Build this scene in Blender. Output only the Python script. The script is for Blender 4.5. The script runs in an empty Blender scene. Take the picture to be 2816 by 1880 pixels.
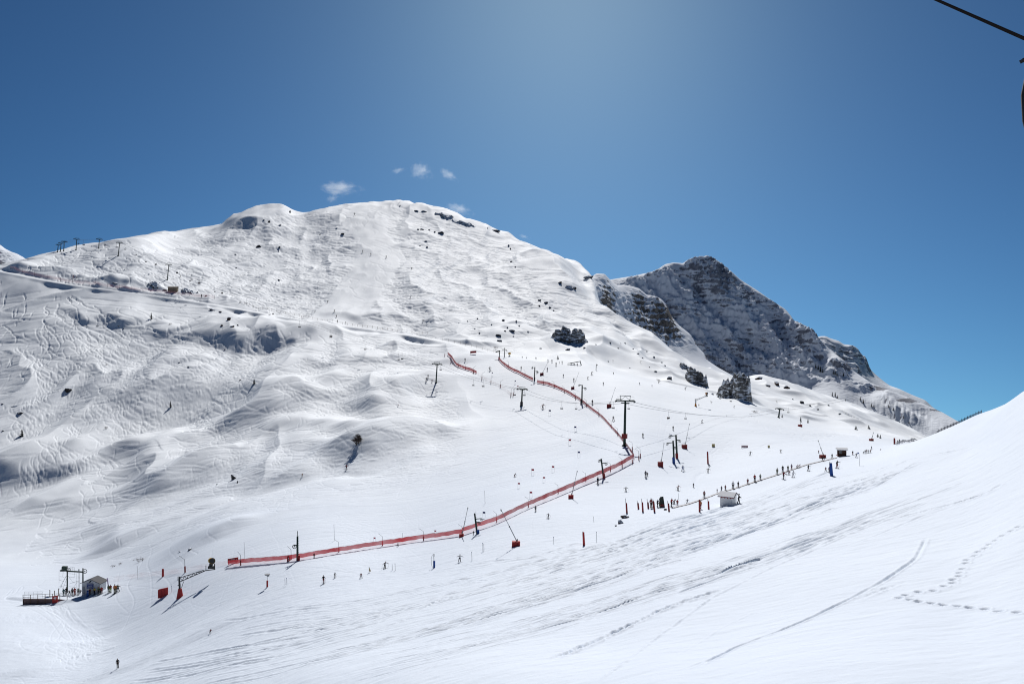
import bpy, bmesh, math, random
import numpy as np
from mathutils import Vector, Matrix

random.seed(7)
RNG = np.random.default_rng(11)
F = 2283.0            # focal length in photograph pixels (2816 wide)
CX, CY = 1408.0, 940.0
SCN = bpy.context.scene
COL = SCN.collection
R = math.radians

# ------------------------------------------------------------------ helpers
def link(o):
    COL.objects.link(o)
    return o

def tag(o, label=None, cat=None, group=None, kind=None):
    if label: o['label'] = label
    if cat: o['category'] = cat
    if group: o['group'] = group
    if kind: o['kind'] = kind
    return o

def grid_mesh(name, X, Y, Z, mat):
    nr, nc = X.shape
    me = bpy.data.meshes.new(name)
    co = np.empty((nr * nc, 3), np.float32)
    co[:, 0] = X.ravel(); co[:, 1] = Y.ravel(); co[:, 2] = Z.ravel()
    me.vertices.add(nr * nc)
    me.vertices.foreach_set('co', co.ravel())
    i = np.arange(nr * nc, dtype=np.int32).reshape(nr, nc)
    q = np.stack([i[:-1, :-1], i[:-1, 1:], i[1:, 1:], i[1:, :-1]], -1).reshape(-1, 4)
    nq = q.shape[0]
    me.loops.add(nq * 4)
    me.loops.foreach_set('vertex_index', q.ravel())
    me.polygons.add(nq)
    me.polygons.foreach_set('loop_start', np.arange(0, nq * 4, 4, dtype=np.int32))
    me.polygons.foreach_set('loop_total', np.full(nq, 4, np.int32))
    me.polygons.foreach_set('use_smooth', np.ones(nq, bool))
    me.update(calc_edges=True)
    me.materials.append(mat)
    return link(bpy.data.objects.new(name, me))

def add_attr(ob, name, arr):
    a = ob.data.attributes.new(name, 'FLOAT', 'POINT')
    a.data.foreach_set('value', np.ascontiguousarray(arr.ravel(), np.float32))

# ------------------------------------------------------------------ noise
_P = RNG.permutation(1024)
_G = RNG.uniform(0, 2 * math.pi, 1024)
def gnoise(x, y, seed=0):
    xi = np.floor(x).astype(np.int64); yi = np.floor(y).astype(np.int64)
    xf = x - xi; yf = y - yi
    u = xf * xf * xf * (xf * (xf * 6 - 15) + 10)
    v = yf * yf * yf * (yf * (yf * 6 - 15) + 10)
    def g(ix, iy, dx, dy):
        h = _P[(ix + _P[(iy + seed * 131) & 1023]) & 1023]
        a = _G[h]
        return np.cos(a) * dx + np.sin(a) * dy
    n00 = g(xi, yi, xf, yf); n10 = g(xi + 1, yi, xf - 1, yf)
    n01 = g(xi, yi + 1, xf, yf - 1); n11 = g(xi + 1, yi + 1, xf - 1, yf - 1)
    return (n00 * (1 - u) + n10 * u) * (1 - v) + (n01 * (1 - u) + n11 * u) * v

def fbm(x, y, octs=4, gain=0.5, seed=0):
    s = np.zeros_like(x); a = 1.0; f = 1.0
    for k in range(octs):
        s += a * gnoise(x * f + 17.3 * k, y * f - 9.1 * k, seed + k)
        a *= gain; f *= 2.03
    return s

def blur(a, n=1):
    for _ in range(n):
        p = np.pad(a, 1, mode='edge')
        a = (p[:-2, 1:-1] + 2 * p[1:-1, 1:-1] + p[2:, 1:-1]) / 4
        p = np.pad(a, 1, mode='edge')
        a = (p[1:-1, :-2] + 2 * p[1:-1, 1:-1] + p[1:-1, 2:]) / 4
    return a

def sstep(a, b, x):
    t = np.clip((x - a) / (b - a), 0, 1)
    return t * t * (3 - 2 * t)

def tps_eval(pu, pv, val, U, V, lam=1e-4):
    n = len(pu)
    def phi(r2):
        return np.where(r2 > 1e-12, 0.5 * r2 * np.log(np.maximum(r2, 1e-12)), 0.0)
    d2 = (pu[:, None] - pu[None]) ** 2 + (pv[:, None] - pv[None]) ** 2
    A = np.zeros((n + 3, n + 3))
    A[:n, :n] = phi(d2) + lam * np.eye(n)
    A[:n, n] = 1; A[:n, n + 1] = pu; A[:n, n + 2] = pv
    A[n:, :n] = A[:n, n:].T
    b = np.concatenate([val, np.zeros(3)])
    w = np.linalg.solve(A, b)
    out = w[n] + w[n + 1] * U + w[n + 2] * V
    for i in range(n):
        out += w[i] * phi((U - pu[i]) ** 2 + (V - pv[i]) ** 2)
    return out

def cubic_resample(a, src, dst, axis):
    """Catmull-Rom along an axis; src uniform."""
    h = src[1] - src[0]
    t = (dst - src[0]) / h
    i = np.clip(np.floor(t).astype(int), 1, len(src) - 3)
    f = t - i
    w = [-.5*f**3+f**2-.5*f, 1.5*f**3-2.5*f**2+1, -1.5*f**3+2*f**2+.5*f, .5*f**3-.5*f**2]
    sh = [1, 1]; sh[axis] = -1
    return sum(np.take(a, i + k - 1, axis=axis) * w[k].reshape(sh) for k in range(4))

# ------------------------------------------------------------------ control points of the snow slopes
# per column of the survey: (image row, distance)
PROF = {
 -330: "2350@60 1880@150 1700@195 1600@245 1480@300 1400@330 1200@400 1000@475 860@550 790@590 760@620 745@660 800@760 900@1000 1000@1300 1010@1500",
 0: "2300@60 1880@140 1750@172 1660@205 1560@250 1480@292 1400@322 1200@390 1000@470 850@545 775@590 742@610 728@650 760@720 850@900 950@1300 960@1500",
 280: "1880@118 1740@175 1650@200 1560@240 1480@275 1400@310 1250@370 1100@430 950@505 850@555 790@595 760@620 700@680 662@740 690@820 800@1000 900@1300",
 560: "2350@45 1880@90 1800@110 1720@135 1650@160 1580@185 1530@205 1450@240 1350@290 1250@340 1150@390 1050@445 950@515 860@585 820@620 800@640 700@800 640@930 627@980 660@1060 760@1200 900@1500",
 840: "1880@70 1780@92 1680@115 1590@142 1540@160 1515@172 1450@205 1350@260 1250@315 1150@370 1050@430 950@505 900@560 872@600 840@640 750@770 650@930 583@1060 610@1150 700@1300 800@1500",
 1120: "2350@30 1880@57 1780@75 1680@98 1580@130 1530@150 1475@178 1400@215 1300@270 1200@330 1100@400 1000@475 940@545 900@600 800@700 700@860 600@1040 553@1150 570@1230 650@1400 700@1500",
 1400: "1880@48 1780@63 1680@82 1580@108 1480@140 1430@160 1390@180 1300@235 1200@300 1100@380 1020@440 985@480 960@520 900@600 800@740 720@900 660@1050 641@1120 665@1200 760@1350 800@1500",
 1600: "1880@44.5 1680@75 1500@122 1420@152 1340@190 1250@240 1150@310 1060@380 1010@430 985@490 930@580 860@690 790@800 750@900 728@980 760@1080 850@1250 900@1500",
 1680: "2300@25 1880@43 1780@57 1680@72 1580@93 1480@125 1420@150 1350@185 1300@205 1260@222 1200@255 1120@310 1060@365 1038@395 1026@440 1000@500 950@570 880@680 850@730 880@800 950@1000 1000@1300",
 1820: "1880@40 1680@66 1580@85 1480@115 1420@140 1350@182 1300@210 1250@235 1200@262 1150@295 1100@345 1066@400 1058@450 1040@500 1000@560 960@620 933@670 960@740 1050@900 1100@1300",
 1960: "1880@39 1780@50 1680@63 1580@80 1480@110 1420@140 1380@165 1340@190 1300@215 1250@245 1200@270 1150@310 1110@370 1098@400 1090@450 1070@500 1045@550 1016@610 1040@680 1100@800 1150@1300",
 2100: "1880@37 1680@60 1580@75 1480@100 1420@128 1380@148 1340@175 1300@195 1250@230 1200@270 1160@320 1136@375 1132@420 1118@470 1105@510 1075@590 1036@680 1060@760 1120@900 1170@1300",
 2250: "2300@22 1880@36 1680@56 1580@70 1480@93 1420@112 1380@128 1340@148 1300@172 1280@190 1250@215 1220@250 1200@290 1180@350 1177@400 1160@450 1120@560 1083@680 1105@760 1160@900 1200@1300",
 2400: "1880@35 1680@53 1580@66 1480@86 1400@107 1340@132 1300@152 1260@185 1240@210 1222@240 1206@290 1200@340 1198@400 1185@450 1165@540 1134@660 1160@740 1200@900 1230@1300",
 2520: "1880@34.5 1680@51 1580@63 1480@80 1400@98 1340@115 1300@130 1260@148 1230@168 1212@190 1216@215 1222@260 1222@340 1214@430 1204@560 1192@620 1230@750 1250@900 1260@1300",
 2680: "1880@34 1680@49 1580@59 1480@73 1400@87 1340@100 1280@116 1220@137 1170@158 1144@172 1148@182 1185@220 1235@320 1260@600 1270@1300",
 2816: "2350@20 1880@33 1680@46 1580@55 1480@66 1400@77 1340@87 1280@98 1220@110 1160@124 1110@138 1076@150 1082@160 1130@195 1220@280 1265@600 1275@1300",
 3140: "2300@20 1880@32 1680@44 1480@60 1340@76 1200@93 1080@110 1000@124 960@135 970@145 1040@180 1160@300 1250@600 1270@1300",
}
def SY(y):
    return y if y < 200 else 200 + (y - 200) * 1.3
pu, pv, pval = [], [], []
for px, s in PROF.items():
    for t in s.split():
        a, b = t.split('@')
        pu.append(px / 300.0); pv.append(2.5 * math.log(SY(float(b)))); pval.append(float(a))
pu = np.array(pu); pv = np.array(pv); pval = np.array(pval)

PX0, PX1, DPX = -300.0, 3090.0, 2.0
PXS = np.arange(PX0, PX1, DPX)
lny = [math.log(26.0)]
while lny[-1] < math.log(1840):
    Yc = math.exp(lny[-1])
    lny.append(lny[-1] + (.0031 if Yc < 190 else .0027 if Yc < 850 else .0030 if Yc < 1480 else .012))
LNY = np.array(lny)
NR, NC = len(LNY), len(PXS)
YS = np.exp(LNY)

cu = np.arange(-360, 3180, 20.0)
cv = np.arange(math.log(25.0), math.log(1864) + .05, .015)
CU, CV = np.meshgrid(cu, cv)
coarse = tps_eval(pu, pv, pval, CU / 300.0, 2.5 * CV, 2e-3)
PYB = cubic_resample(cubic_resample(coarse, cu, PXS, 1), cv, LNY, 0)

# skyline of the hill as surveyed, so the crest lands where it should
SIL = np.array([(-330,746),(0,731),(30,722),(60,715),(120,697),(180,685),(325,655),(420,642),(520,632),(580,625),(610,619),(640,600),(700,571),(745,560),(775,557),
 (790,566),(806,579),(832,583),(870,577),(940,565),(1000,559),(1050,554),(1110,553),(1160,559),(1210,572),(1260,588),(1320,612),(1400,642),(1440,665),(1520,705),(1560,716),(1600,727),(1640,742)], float)
want = np.interp(PXS, SIL[:, 0], SIL[:, 1])
far = YS > 668
act_i = np.argmin(PYB[far], axis=0)
act = PYB[far].min(axis=0)
Yc = YS[far][act_i]
d = np.where(PXS < 1645, want - act, 0.0)
fade = 1 - sstep(1600, 1680, PXS)
_k = np.ones(61) / 61
Yc = np.convolve(np.pad(Yc, 30, mode='edge'), _k, 'valid'); Yc = np.convolve(np.pad(Yc, 30, mode='edge'), _k, 'valid')
_k = np.ones(9) / 9
d = np.convolve(np.pad(d, 4, mode='edge'), _k, 'valid')
wgt = np.exp(-((LNY[:, None] - np.log(Yc)[None]) / .10) ** 2)
PYB = PYB + wgt * (d * fade)[None]

XG = ((PXS - CX) / F)[None] * YS[:, None]
YG = np.repeat(YS[:, None], NC, 1)
ZG = (CY - PYB) / F * YG

def colf(px): return (np.asarray(px, float) - PX0) / DPX
def rowf(Y): return np.interp(np.log(Y), LNY, np.arange(NR))

def samp(A, X, Y):
    """bilinear lookup of a grid at world x, y"""
    X = np.asarray(X, float); Y = np.asarray(Y, float)
    c = np.clip(colf(CX + F * X / Y), 0, NC - 1.001); r = np.clip(rowf(Y), 0, NR - 1.001)
    ci = c.astype(int); ri = r.astype(int); cf = c - ci; rf = r - ri
    return ((A[ri, ci] * (1 - cf) + A[ri, ci + 1] * cf) * (1 - rf) +
            (A[ri + 1, ci] * (1 - cf) + A[ri + 1, ci + 1] * cf) * rf)

_PYCUR = None
def refresh():
    global _PYCUR
    _PYCUR = CY - F * ZG / YG

def hit(px, py, ymin=26.0, ymax=1840):
    """first point of the slope seen at this place of the survey -> world x, y, z"""
    c = int(round(min(max(colf(px), 0), NC - 1)))
    p = _PYCUR[:, c]
    run = np.minimum.accumulate(np.where((YS >= ymin), p, 9e9))
    ok = np.nonzero((run <= py) & (YS <= ymax))[0]
    i = ok[0] if len(ok) else int(np.argmin(np.where((YS >= ymin) & (YS <= ymax), p, 9e9)))
    Y = YS[i]
    if i > 0 and p[i - 1] > py > p[i]:
        t = (p[i - 1] - py) / (p[i - 1] - p[i]); Y = YS[i - 1] + t * (YS[i] - YS[i - 1])
    X = (px - CX) / F * Y
    return X, Y, float(samp(ZG, X, Y))
refresh()

def seg_dist(PX_, PY_, pts):
    """distance to polyline, and sign (+ = the viewer's side)"""
    best = np.full(PX_.shape, 9e9); side = np.zeros(PX_.shape)
    for (ax, ay), (bx, by) in zip(pts[:-1], pts[1:]):
        dx, dy = bx - ax, by - ay
        L2 = dx * dx + dy * dy + 1e-9
        t = np.clip(((PX_ - ax) * dx + (PY_ - ay) * dy) / L2, 0, 1)
        qx, qy = ax + t * dx, ay + t * dy
        dd = np.hypot(PX_ - qx, PY_ - qy)
        m = dd < best
        best = np.where(m, dd, best)
        side = np.where(m, np.where(qy - PY_ >= 0, 1.0, -1.0), side)
    return best, side

def window(pts, pad):
    xs = [p[0] for p in pts]; ys = [p[1] for p in pts]
    y0, y1 = max(min(ys) - pad, YS[0]), min(max(ys) + pad, YS[-1])
    r0, r1 = max(int(rowf(y0)) - 1, 0), min(int(rowf(y1)) + 2, NR)
    cs = [colf(CX + F * (x + s * pad) / y) for x in (min(xs), max(xs)) for s in (-1, 1) for y in (y0, y1)]
    c0, c1 = max(int(min(cs)), 0), min(int(max(cs)) + 2, NC)
    return slice(r0, r1), slice(c0, c1)

def roll(pts_px, A, wn, wf):
    """a swell of the snow with its crest along a line: steep (wn) to the viewer, gentle (wf) behind"""
    pts = [hit(*p)[:2] for p in pts_px]
    if len(pts) == 1: pts = [pts[0], (pts[0][0] + .1, pts[0][1])]
    sr, sc = window(pts, 2.6 * max(wn, wf))
    if sr.stop <= sr.start or sc.stop <= sc.start: return
    X_, Y_ = XG[sr, sc], YG[sr, sc]
    s = max(wn, 3.0)
    X_ = X_ + s * 1.0 * fbm(X_ / (3.4 * s), Y_ / (3.4 * s), 2, .4, int(A * 10) + len(pts_px))
    Y_ = Y_ + s * 1.0 * fbm(X_ / (3.2 * s) + 7, Y_ / (3.2 * s), 2, .4, 44)
    q = np.full(X_.shape, 9e9); n = len(pts) - 1; we = .8 * wn
    for i, ((ax, ay), (bx, by)) in enumerate(zip(pts[:-1], pts[1:])):
        L = math.hypot(bx - ax, by - ay) + 1e-6; ux, uy = (bx - ax) / L, (by - ay) / L
        t = (X_ - ax) * ux + (Y_ - ay) * uy; p = (X_ - ax) * -uy + (Y_ - ay) * ux
        if ux < 0: p = -p
        over = np.where(t < 0, -t, np.where(t > L, t - L, 0))
        e = np.where(((t < 0) & (i > 0)) | ((t > L) & (i < n - 1)), np.where(p < 0, wn, wf), we)
        q = np.minimum(q, (p / np.where(p < 0, wn, wf)) ** 2 + (over / e) ** 2)
    ZG[sr, sc] += A * np.exp(-q) * np.clip(.8 + .7 * gnoise(X_ / (4 * s), Y_ / (4 * s), 5), .2, 1.4)
# ------------------------------------------------------------------ swells, hollows and gullies of the main hill
ROLLS = [
 # left face
 ([(255,882),(300,872),(348,890)],4.5,9,30), ([(405,900),(455,922)],3.5,8,25), ([(575,902),(605,925)],5,14,30),
 ([(650,1116),(700,1108),(740,1122)],4.6,20,34), ([(620,1130),(650,1116)],3,16,30),
 ([(65,1258),(110,1247),(205,1245)],5,15,30), ([(372,1212),(415,1228),(440,1262)],4.5,13,26),
 ([(420,1288),(460,1278),(505,1305)],4.5,15,24), ([(75,1310),(140,1286),(205,1290)],5,18,30),
 ([(455,982),(478,1004)],3.2,8,20), ([(640,944),(690,920),(745,928)],6,18,34),
 ([(640,950),(730,908),(830,914)],5,18,40), ([(900,992),(960,982),(1012,998)],4,17,34),
 ([(1122,960),(1170,968),(1218,992)],5,15,30), ([(975,1112),(1040,1080),(1112,1078)],5,20,36),
 ([(1000,880),(1090,864),(1165,888)],5,15,40), ([(622,826),(660,836)],3,10,25), ([(612,609),(668,616)],4,14,40),
 ([(1160,842),(1230,848)],3,12,40),
 # road cut high on the left
 ([(30,734),(150,748),(250,765),(330,775),(430,788)],3.2,7,12), ([(440,792),(520,806)],2.2,7,12),
 # bank below the traverse
 ([(600,858),(700,880),(850,908),(1000,925)],1.5,10,24),
 # spurs and gullies
 ([(1184,1050),(1110,1095),(1032,1150),(1000,1190),(985,1230)],5,24,24),
 ([(868,1166),(905,1210),(945,1262)],3.5,14,16), ([(560,1160),(600,1250),(640,1290)],3,18,18),
 ([(560,900),(520,980),(480,1060),(455,1110)],3,22,22), ([(120,860),(170,930),(230,1000)],3.5,22,22),
 ([(900,1070),(960,1130),(990,1165)],-4.5,18,18), ([(560,1060),(575,1140),(600,1200)],-4,18,18),
 ([(760,1180),(860,1215),(900,1260)],-2.5,16,16), ([(700,1020),(800,1060),(880,1075)],3,18,28),
 ([(760,1100),(830,1085)],3,16,24), ([(300,1060),(400,1085)],3,18,34), ([(200,1150),(330,1140)],2.5,16,34),
 ([(1040,1225),(1120,1215)],4,26,40), ([(250,1460),(300,1462),(330,1490)],3.2,10,22), ([(520,1490),(575,1480)],2.6,9,20),
 ([(100,1380),(220,1372)],2.0,16,30), ([(480,1150),(520,1190)],2.5,13,22), ([(690,1300),(760,1290)],3,18,30),
 ([(840,1290),(930,1270)],2.2,16,28), ([(1240,935),(1290,948)],3.6,9,24), ([(1330,912),(1375,925)],3.4,9,22),
 ([(1395,905),(1425,916)],2.6,8,20), ([(1540,925),(1600,955),(1640,965)],4.5,14,22), ([(1500,870),(1545,890)],2.5,10,24),
 # upper hill
 ([(560,690),(640,700)],3,24,50), ([(720,640),(800,650)],4,26,60), ([(880,620),(930,600)],3.5,24,50), ([(1180,650),(1260,680)],3,24,60),
 ([(1330,720),(1420,760)],3,22,60), ([(1200,610),(1290,622),(1370,652)],3,14,50), ([(700,760),(800,790)],3,24,50),
 ([(1500,770),(1560,790)],3,16,50), ([(780,690),(850,700)],2.5,20,40), ([(470,720),(540,740)],3,22,50), ([(350,700),(420,712)],2.2,20,50),
 # right flank
 ([(1655,860),(1720,905),(1790,960)],-3,11,16), ([(1780,985),(1840,1020)],2,9,16),
 ([(2120,1062),(2165,1085)],4,12,26), ([(2230,1100),(2290,1112)],2.6,10,24), ([(2010,1050),(2045,1075)],3.2,10,22), ([(2330,1140),(2420,1150)],2,9,20),
 ([(2060,1120),(2150,1135)],2.5,10,20),
 ([(2095,1082),(2150,1100),(2200,1128)],5,9,20), ([(2235,1122),(2300,1140),(2340,1160)],4,8,18), ([(2010,1090),(2060,1104)],4,8,16), ([(2150,1130),(2210,1148)],3,6,14), ([(2350,1150),(2420,1172)],3.5,8,18),
 ([(1700,890),(1740,930),(1790,985)],-5,9,14), ([(1830,1000),(1870,1040)],4,8,14), ([(1960,1050),(2000,1085)],5,8,14), ([(1620,900),(1660,950)],4,12,24), ([(1500,900),(1540,925)],-4,12,16),
 # foreground hollow at the lower left
 ([(-60,1862),(60,1838),(140,1812),(240,1772)],0.7,5,11), ([(330,1838),(420,1800),(520,1752),(580,1736)],0.5,4,9),
 ([(60,1640),(110,1652),(210,1650)],0.6,2.0,4),
]
for pts_, A_, wn_r, wf_r in ROLLS: roll(pts_, A_ * 1.0, wn_r, wf_r)
refresh()

PXG = np.repeat(PXS[None], NR, 0)
def blob(px, py, rx, ry):
    return np.exp(-((PXG - px) / rx) ** 2 - ((_PYCUR - py) / ry) ** 2)

# the main gully draining the face
for pts_, A_, wn_r, wf_r in [([(700,955),(640,1010),(585,1070),(560,1110),(575,1180),(610,1250),(650,1330)],-6,24,24), ([(905,1175),(930,1240),(950,1300)],-3.5,14,14)]: roll(pts_, A_, wn_r, wf_r)
refresh()
# groomed lane down the upper hill, in metres
LANE = [hit(*p)[:2] for p in [(985,562),(1010,620),(1045,690),(1020,750),(985,800),(930,860),(895,893)]]
dl, _ = seg_dist(XG, YG, LANE)
lane_half = np.interp(YG, [660, 780, 930, 1060, 1240, 1430], [20, 24, 27, 29, 24, 17]) * (1 + .35 * fbm(XG / 60, YG / 60, 3, .6, 71))
lane = 1 - sstep(lane_half * .75, lane_half * 1.1, dl)
lane *= sstep(640, 720, YG)
# below / beside the red net: the groomed valley piste and nursery slope
NETLINE = np.array([(-400,1600),(0,1590),(300,1555),(630,1535),(820,1528),(1050,1488),(1270,1460),(1330,1430),(1480,1360),(1600,1310),(1735,1255),
                    (1738,1225),(1700,1165),(1650,1110),(1560,1065),(1480,1045),(1400,1010),(1370,975)], float)
net_py = np.interp(PXG, [-400,0,300,630,820,1050,1270,1330,1420,1480,1600,1735,1760,1900,2100,2300,2480,3200],
                   [1600,1580,1555,1530,1515,1485,1455,1400,1180,1045,1010,1030,1040,1075,1130,1185,1215,1180])
valley = sstep(-45, 20, _PYCUR - net_py) * (YG < 564)
# race piste left of the net
race = np.zeros_like(XG)
RACE = [hit(*p)[:2] for p in [(1320,990),(1430,1080),(1520,1160),(1560,1220),(1480,1290),(1350,1370),(1150,1440),(900,1490)]]
dr, _ = seg_dist(XG, YG, RACE)
race = 1 - sstep(14, 52, dr)
pist = np.clip(valley + race, 0, 1)
near = 1 - sstep(120, 180, YG)

# wind-shaped undulation
natural = np.clip(1 - pist - .5 * lane, 0, 1)
hillm = sstep(240, 370, YG)
N30 = fbm(XG / 64, YG / 90, 3, .38, 3)
N12 = fbm(XG / 15, YG / 19, 3, .5, 9)
RIDG = 1 - np.abs(fbm(XG / 52 + .25 * fbm(XG / 150, YG / 150, 2, .5, 16), YG / 180, 3, .45, 14)) * 1.7
ZG += natural * hillm * (2.7 * N30 + .3 * N12 + 4.3 * (np.clip(RIDG, 0, 1) ** 1.6 - .5))
ZG += (1 - hillm) * natural * .25 * N12
ZG += pist * (.30 * fbm(XG / 30, YG / 36, 2, .5, 21))
refresh()

# the cat track that traverses the hill: cut flat across the slope
def bench(pts_px, half, blend):
    P = np.array([hit(*p) for p in pts_px]); P = np.array([np.interp(np.linspace(0, len(P) - 1, 60), np.arange(len(P)), P[:, i]) for i in range(3)]).T
    for _ in range(20): P[1:-1] = (P[:-2] + 2 * P[1:-1] + P[2:]) / 4
    for a, b in zip(P[:-1], P[1:]):
        sr, sc = window([a[:2], b[:2]], half + blend + 4); X_, Y_ = XG[sr, sc], YG[sr, sc]
        dx, dy = b[0] - a[0], b[1] - a[1]; t = np.clip(((X_ - a[0]) * dx + (Y_ - a[1]) * dy) / (dx * dx + dy * dy), 0, 1)
        d_ = np.hypot(X_ - a[0] - t * dx, Y_ - a[1] - t * dy); z = a[2] + t * (b[2] - a[2])
        best = BD[sr, sc]; m_ = d_ < best
        BD[sr, sc] = np.where(m_, d_, best); BZ[sr, sc] = np.where(m_, z, BZ[sr, sc])
BD = np.full_like(ZG, 9e9); BZ = np.zeros_like(ZG)
bench([(-40,738),(30,748),(130,774),(250,792),(400,808),(520,826),(640,846),(760,868),(880,888),(1000,904),(1150,922),(1260,946),(1380,976)], 5, 9)
road = 1 - sstep(3.2, 9.0, BD)
ZG = ZG * (1 - road) + BZ * road
refresh()
# ------------------------------------------------------------------ ski tracks pressed into the snow
def splat(px_rows, px_cols, w, T):
    r = px_rows; c = px_cols
    ok = (r >= 0) & (r < NR - 1.01) & (c >= 0) & (c < NC - 1.01)
    r = r[ok]; c = c[ok]; w = w[ok] if np.ndim(w) else np.full(r.shape, w)
    ri = r.astype(int); ci = c.astype(int); rf = r - ri; cf = c - ci
    for dr_, dc_, ww in ((0, 0, (1-rf)*(1-cf)), (0, 1, (1-rf)*cf), (1, 0, rf*(1-cf)), (1, 1, rf*cf)):
        T += np.bincount((ri + dr_) * NC + ci + dc_, weights=w * ww, minlength=NR * NC).reshape(NR, NC)

smooth_z = ZG
SLX = np.gradient(blur(ZG, 6), axis=1); SLY = np.gradient(blur(ZG, 6), axis=0)
dXdc = DPX / F * YG
dYdr = np.gradient(YS)[:, None] * np.ones((1, NC))
# z as function of (row, col): X = (px-CX)/F*Y  ->  world gradient
GX = SLX / dXdc
GY = SLY / dYdr - GX * (XG / YG)
avoid = np.clip(pist * 1.0 + lane * 1.2 + road, 0, 1)

def ski(poly, n, length, lam, amp, w, seed, bias=0.0, free=False, wander=.25, subs=5):
    """n runs starting inside a patch of the survey, swinging down the fall line"""
    rg = np.random.default_rng(seed)
    xs = [p[0] for p in poly]; ys = [p[1] for p in poly]
    st = []
    while len(st) < n:
        a, b = rg.uniform(min(xs), max(xs)), rg.uniform(min(ys), max(ys))
        ins = False; j = len(poly) - 1
        for i in range(len(poly)):
            if (poly[i][1] > b) != (poly[j][1] > b) and a < (poly[j][0]-poly[i][0])*(b-poly[i][1])/(poly[j][1]-poly[i][1]) + poly[i][0]:
                ins = not ins
            j = i
        if ins: st.append(hit(a, b, 60)[:2])
    st = np.array(st); X = st[:, 0].copy(); Y = st[:, 1].copy()
    L = rg.uniform(length[0], length[1], n); la = rg.uniform(lam[0], lam[1], n)
    am = rg.uniform(amp[0], amp[1], n); ph = rg.uniform(0, 6.28, n); off = rg.normal(bias, wander, n)
    trav = rg.random(n) < .22
    off = np.where(trav, off + rg.choice([-1, 1], n) * rg.uniform(.9, 1.35, n), off); am = np.where(trav, am * .25, am)
    ww = rg.uniform(.6, 1.2, n) * w
    alive = np.ones(n, bool); s = np.zeros(n)
    ds = 1.1
    rr, cc, wl = [], [], []
    for k in range(int(length[1] / ds)):
        gx, gy = samp(GX, X, Y), samp(GY, X, Y)
        base = np.arctan2(-gy, -gx)
        ang = base + off + am * np.sin(6.283 * s / la + ph) * (1 + .3 * np.sin(s / 37.0 + ph * 3))
        nx, ny = X + ds * np.cos(ang), Y + ds * np.sin(ang)
        alive &= (s < L) & (ny > 50) & (ny < 1640) & (np.hypot(gx, gy) > (.03 if free else .09))
        if not free: alive &= samp(avoid, nx, ny) < .5
        if not alive.any(): break
        for f_ in np.arange(subs) / subs:
            ax = X[alive] + f_ * (nx - X)[alive]; ay = Y[alive] + f_ * (ny - Y)[alive]
            rr.append(rowf(ay)); cc.append(colf(CX + F * ax / ay))
            # line density per cell
            cell = np.hypot(np.cos(ang[alive]) / (DPX / F * ay), np.sin(ang[alive]) / (ay * .0028))
            wl.append(ww[alive] * cell * ds / subs * (.5 + .5 * np.abs(np.cos(ang[alive]))))
        X = np.where(alive, nx, X); Y = np.where(alive, ny, Y); s += ds
    return np.concatenate(rr), np.concatenate(cc), np.concatenate(wl)

T = np.zeros((NR, NC))
def runs(*a, **k):
    r_, c_, w_ = ski(*a, **k); splat(r_, c_, w_, T)

HILL_TOP = [(330,662),(640,612),(780,575),(980,570),(1130,560),(1280,620),(1450,700),(1560,800),(1400,850),(1150,900),(900,885),(640,835),(480,760),(340,760)]
runs(HILL_TOP, 460, (60, 260), (30, 64), (.85, 1.45), 1.0, 1)
runs([(700,600),(900,580),(930,760),(800,850),(680,760)], 300, (40, 150), (26, 52), (.9, 1.5), 1.0, 2)
runs([(1120,640),(1300,650),(1420,740),(1350,830),(1100,800)], 300, (40, 170), (26, 54), (.9, 1.5), 1.0, 3)
runs([(40,720),(330,665),(470,700),(470,770),(60,735)], 120, (30, 140), (24, 50), (.8, 1.4), .9, 4, bias=-.5)
# left face
runs([(0,760),(140,790),(260,830),(300,900),(200,1000),(0,1000)], 80, (140, 380), (36, 70), (.35, .8), 1.0, 5)
runs([(150,820),(420,850),(640,900),(680,1000),(400,1120),(220,1050)], 220, (90, 320), (32, 64), (.35, .95), .7, 6)
runs([(660,890),(1180,940),(1200,1020),(1050,1180),(900,1240),(700,1000)], 420, (50, 220), (28, 58), (.4, 1.1), .8, 7)
runs([(300,930),(520,930),(640,1010),(560,1150),(400,1100)], 220, (50, 200), (26, 56), (.4, 1.0), .6, 17)
runs([(0,1050),(300,1090),(620,1180),(600,1330),(0,1420)], 120, (90, 320), (34, 66), (.3, .8), .8, 8)
runs([(600,1180),(950,1240),(1060,1320),(800,1420),(560,1360)], 280, (50, 200), (26, 52), (.4, 1.1), .75, 9)
runs([(1200,1060),(1330,1090),(1430,1170),(1400,1240),(1150,1330),(1020,1240)], 460, (40, 170), (20, 42), (.8, 1.5), .75, 10)
# right flank, fewer
runs([(1400,660),(1560,780),(1700,880),(1500,950),(1350,860)], 60, (80, 260), (28, 60), (.4, .9), .9, 11)
runs([(2000,1180),(2300,1195),(2430,1215),(2300,1240),(2150,1215)], 60, (20, 90), (20, 40), (.4, .9), .5, 12, free=True, bias=.6)
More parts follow.
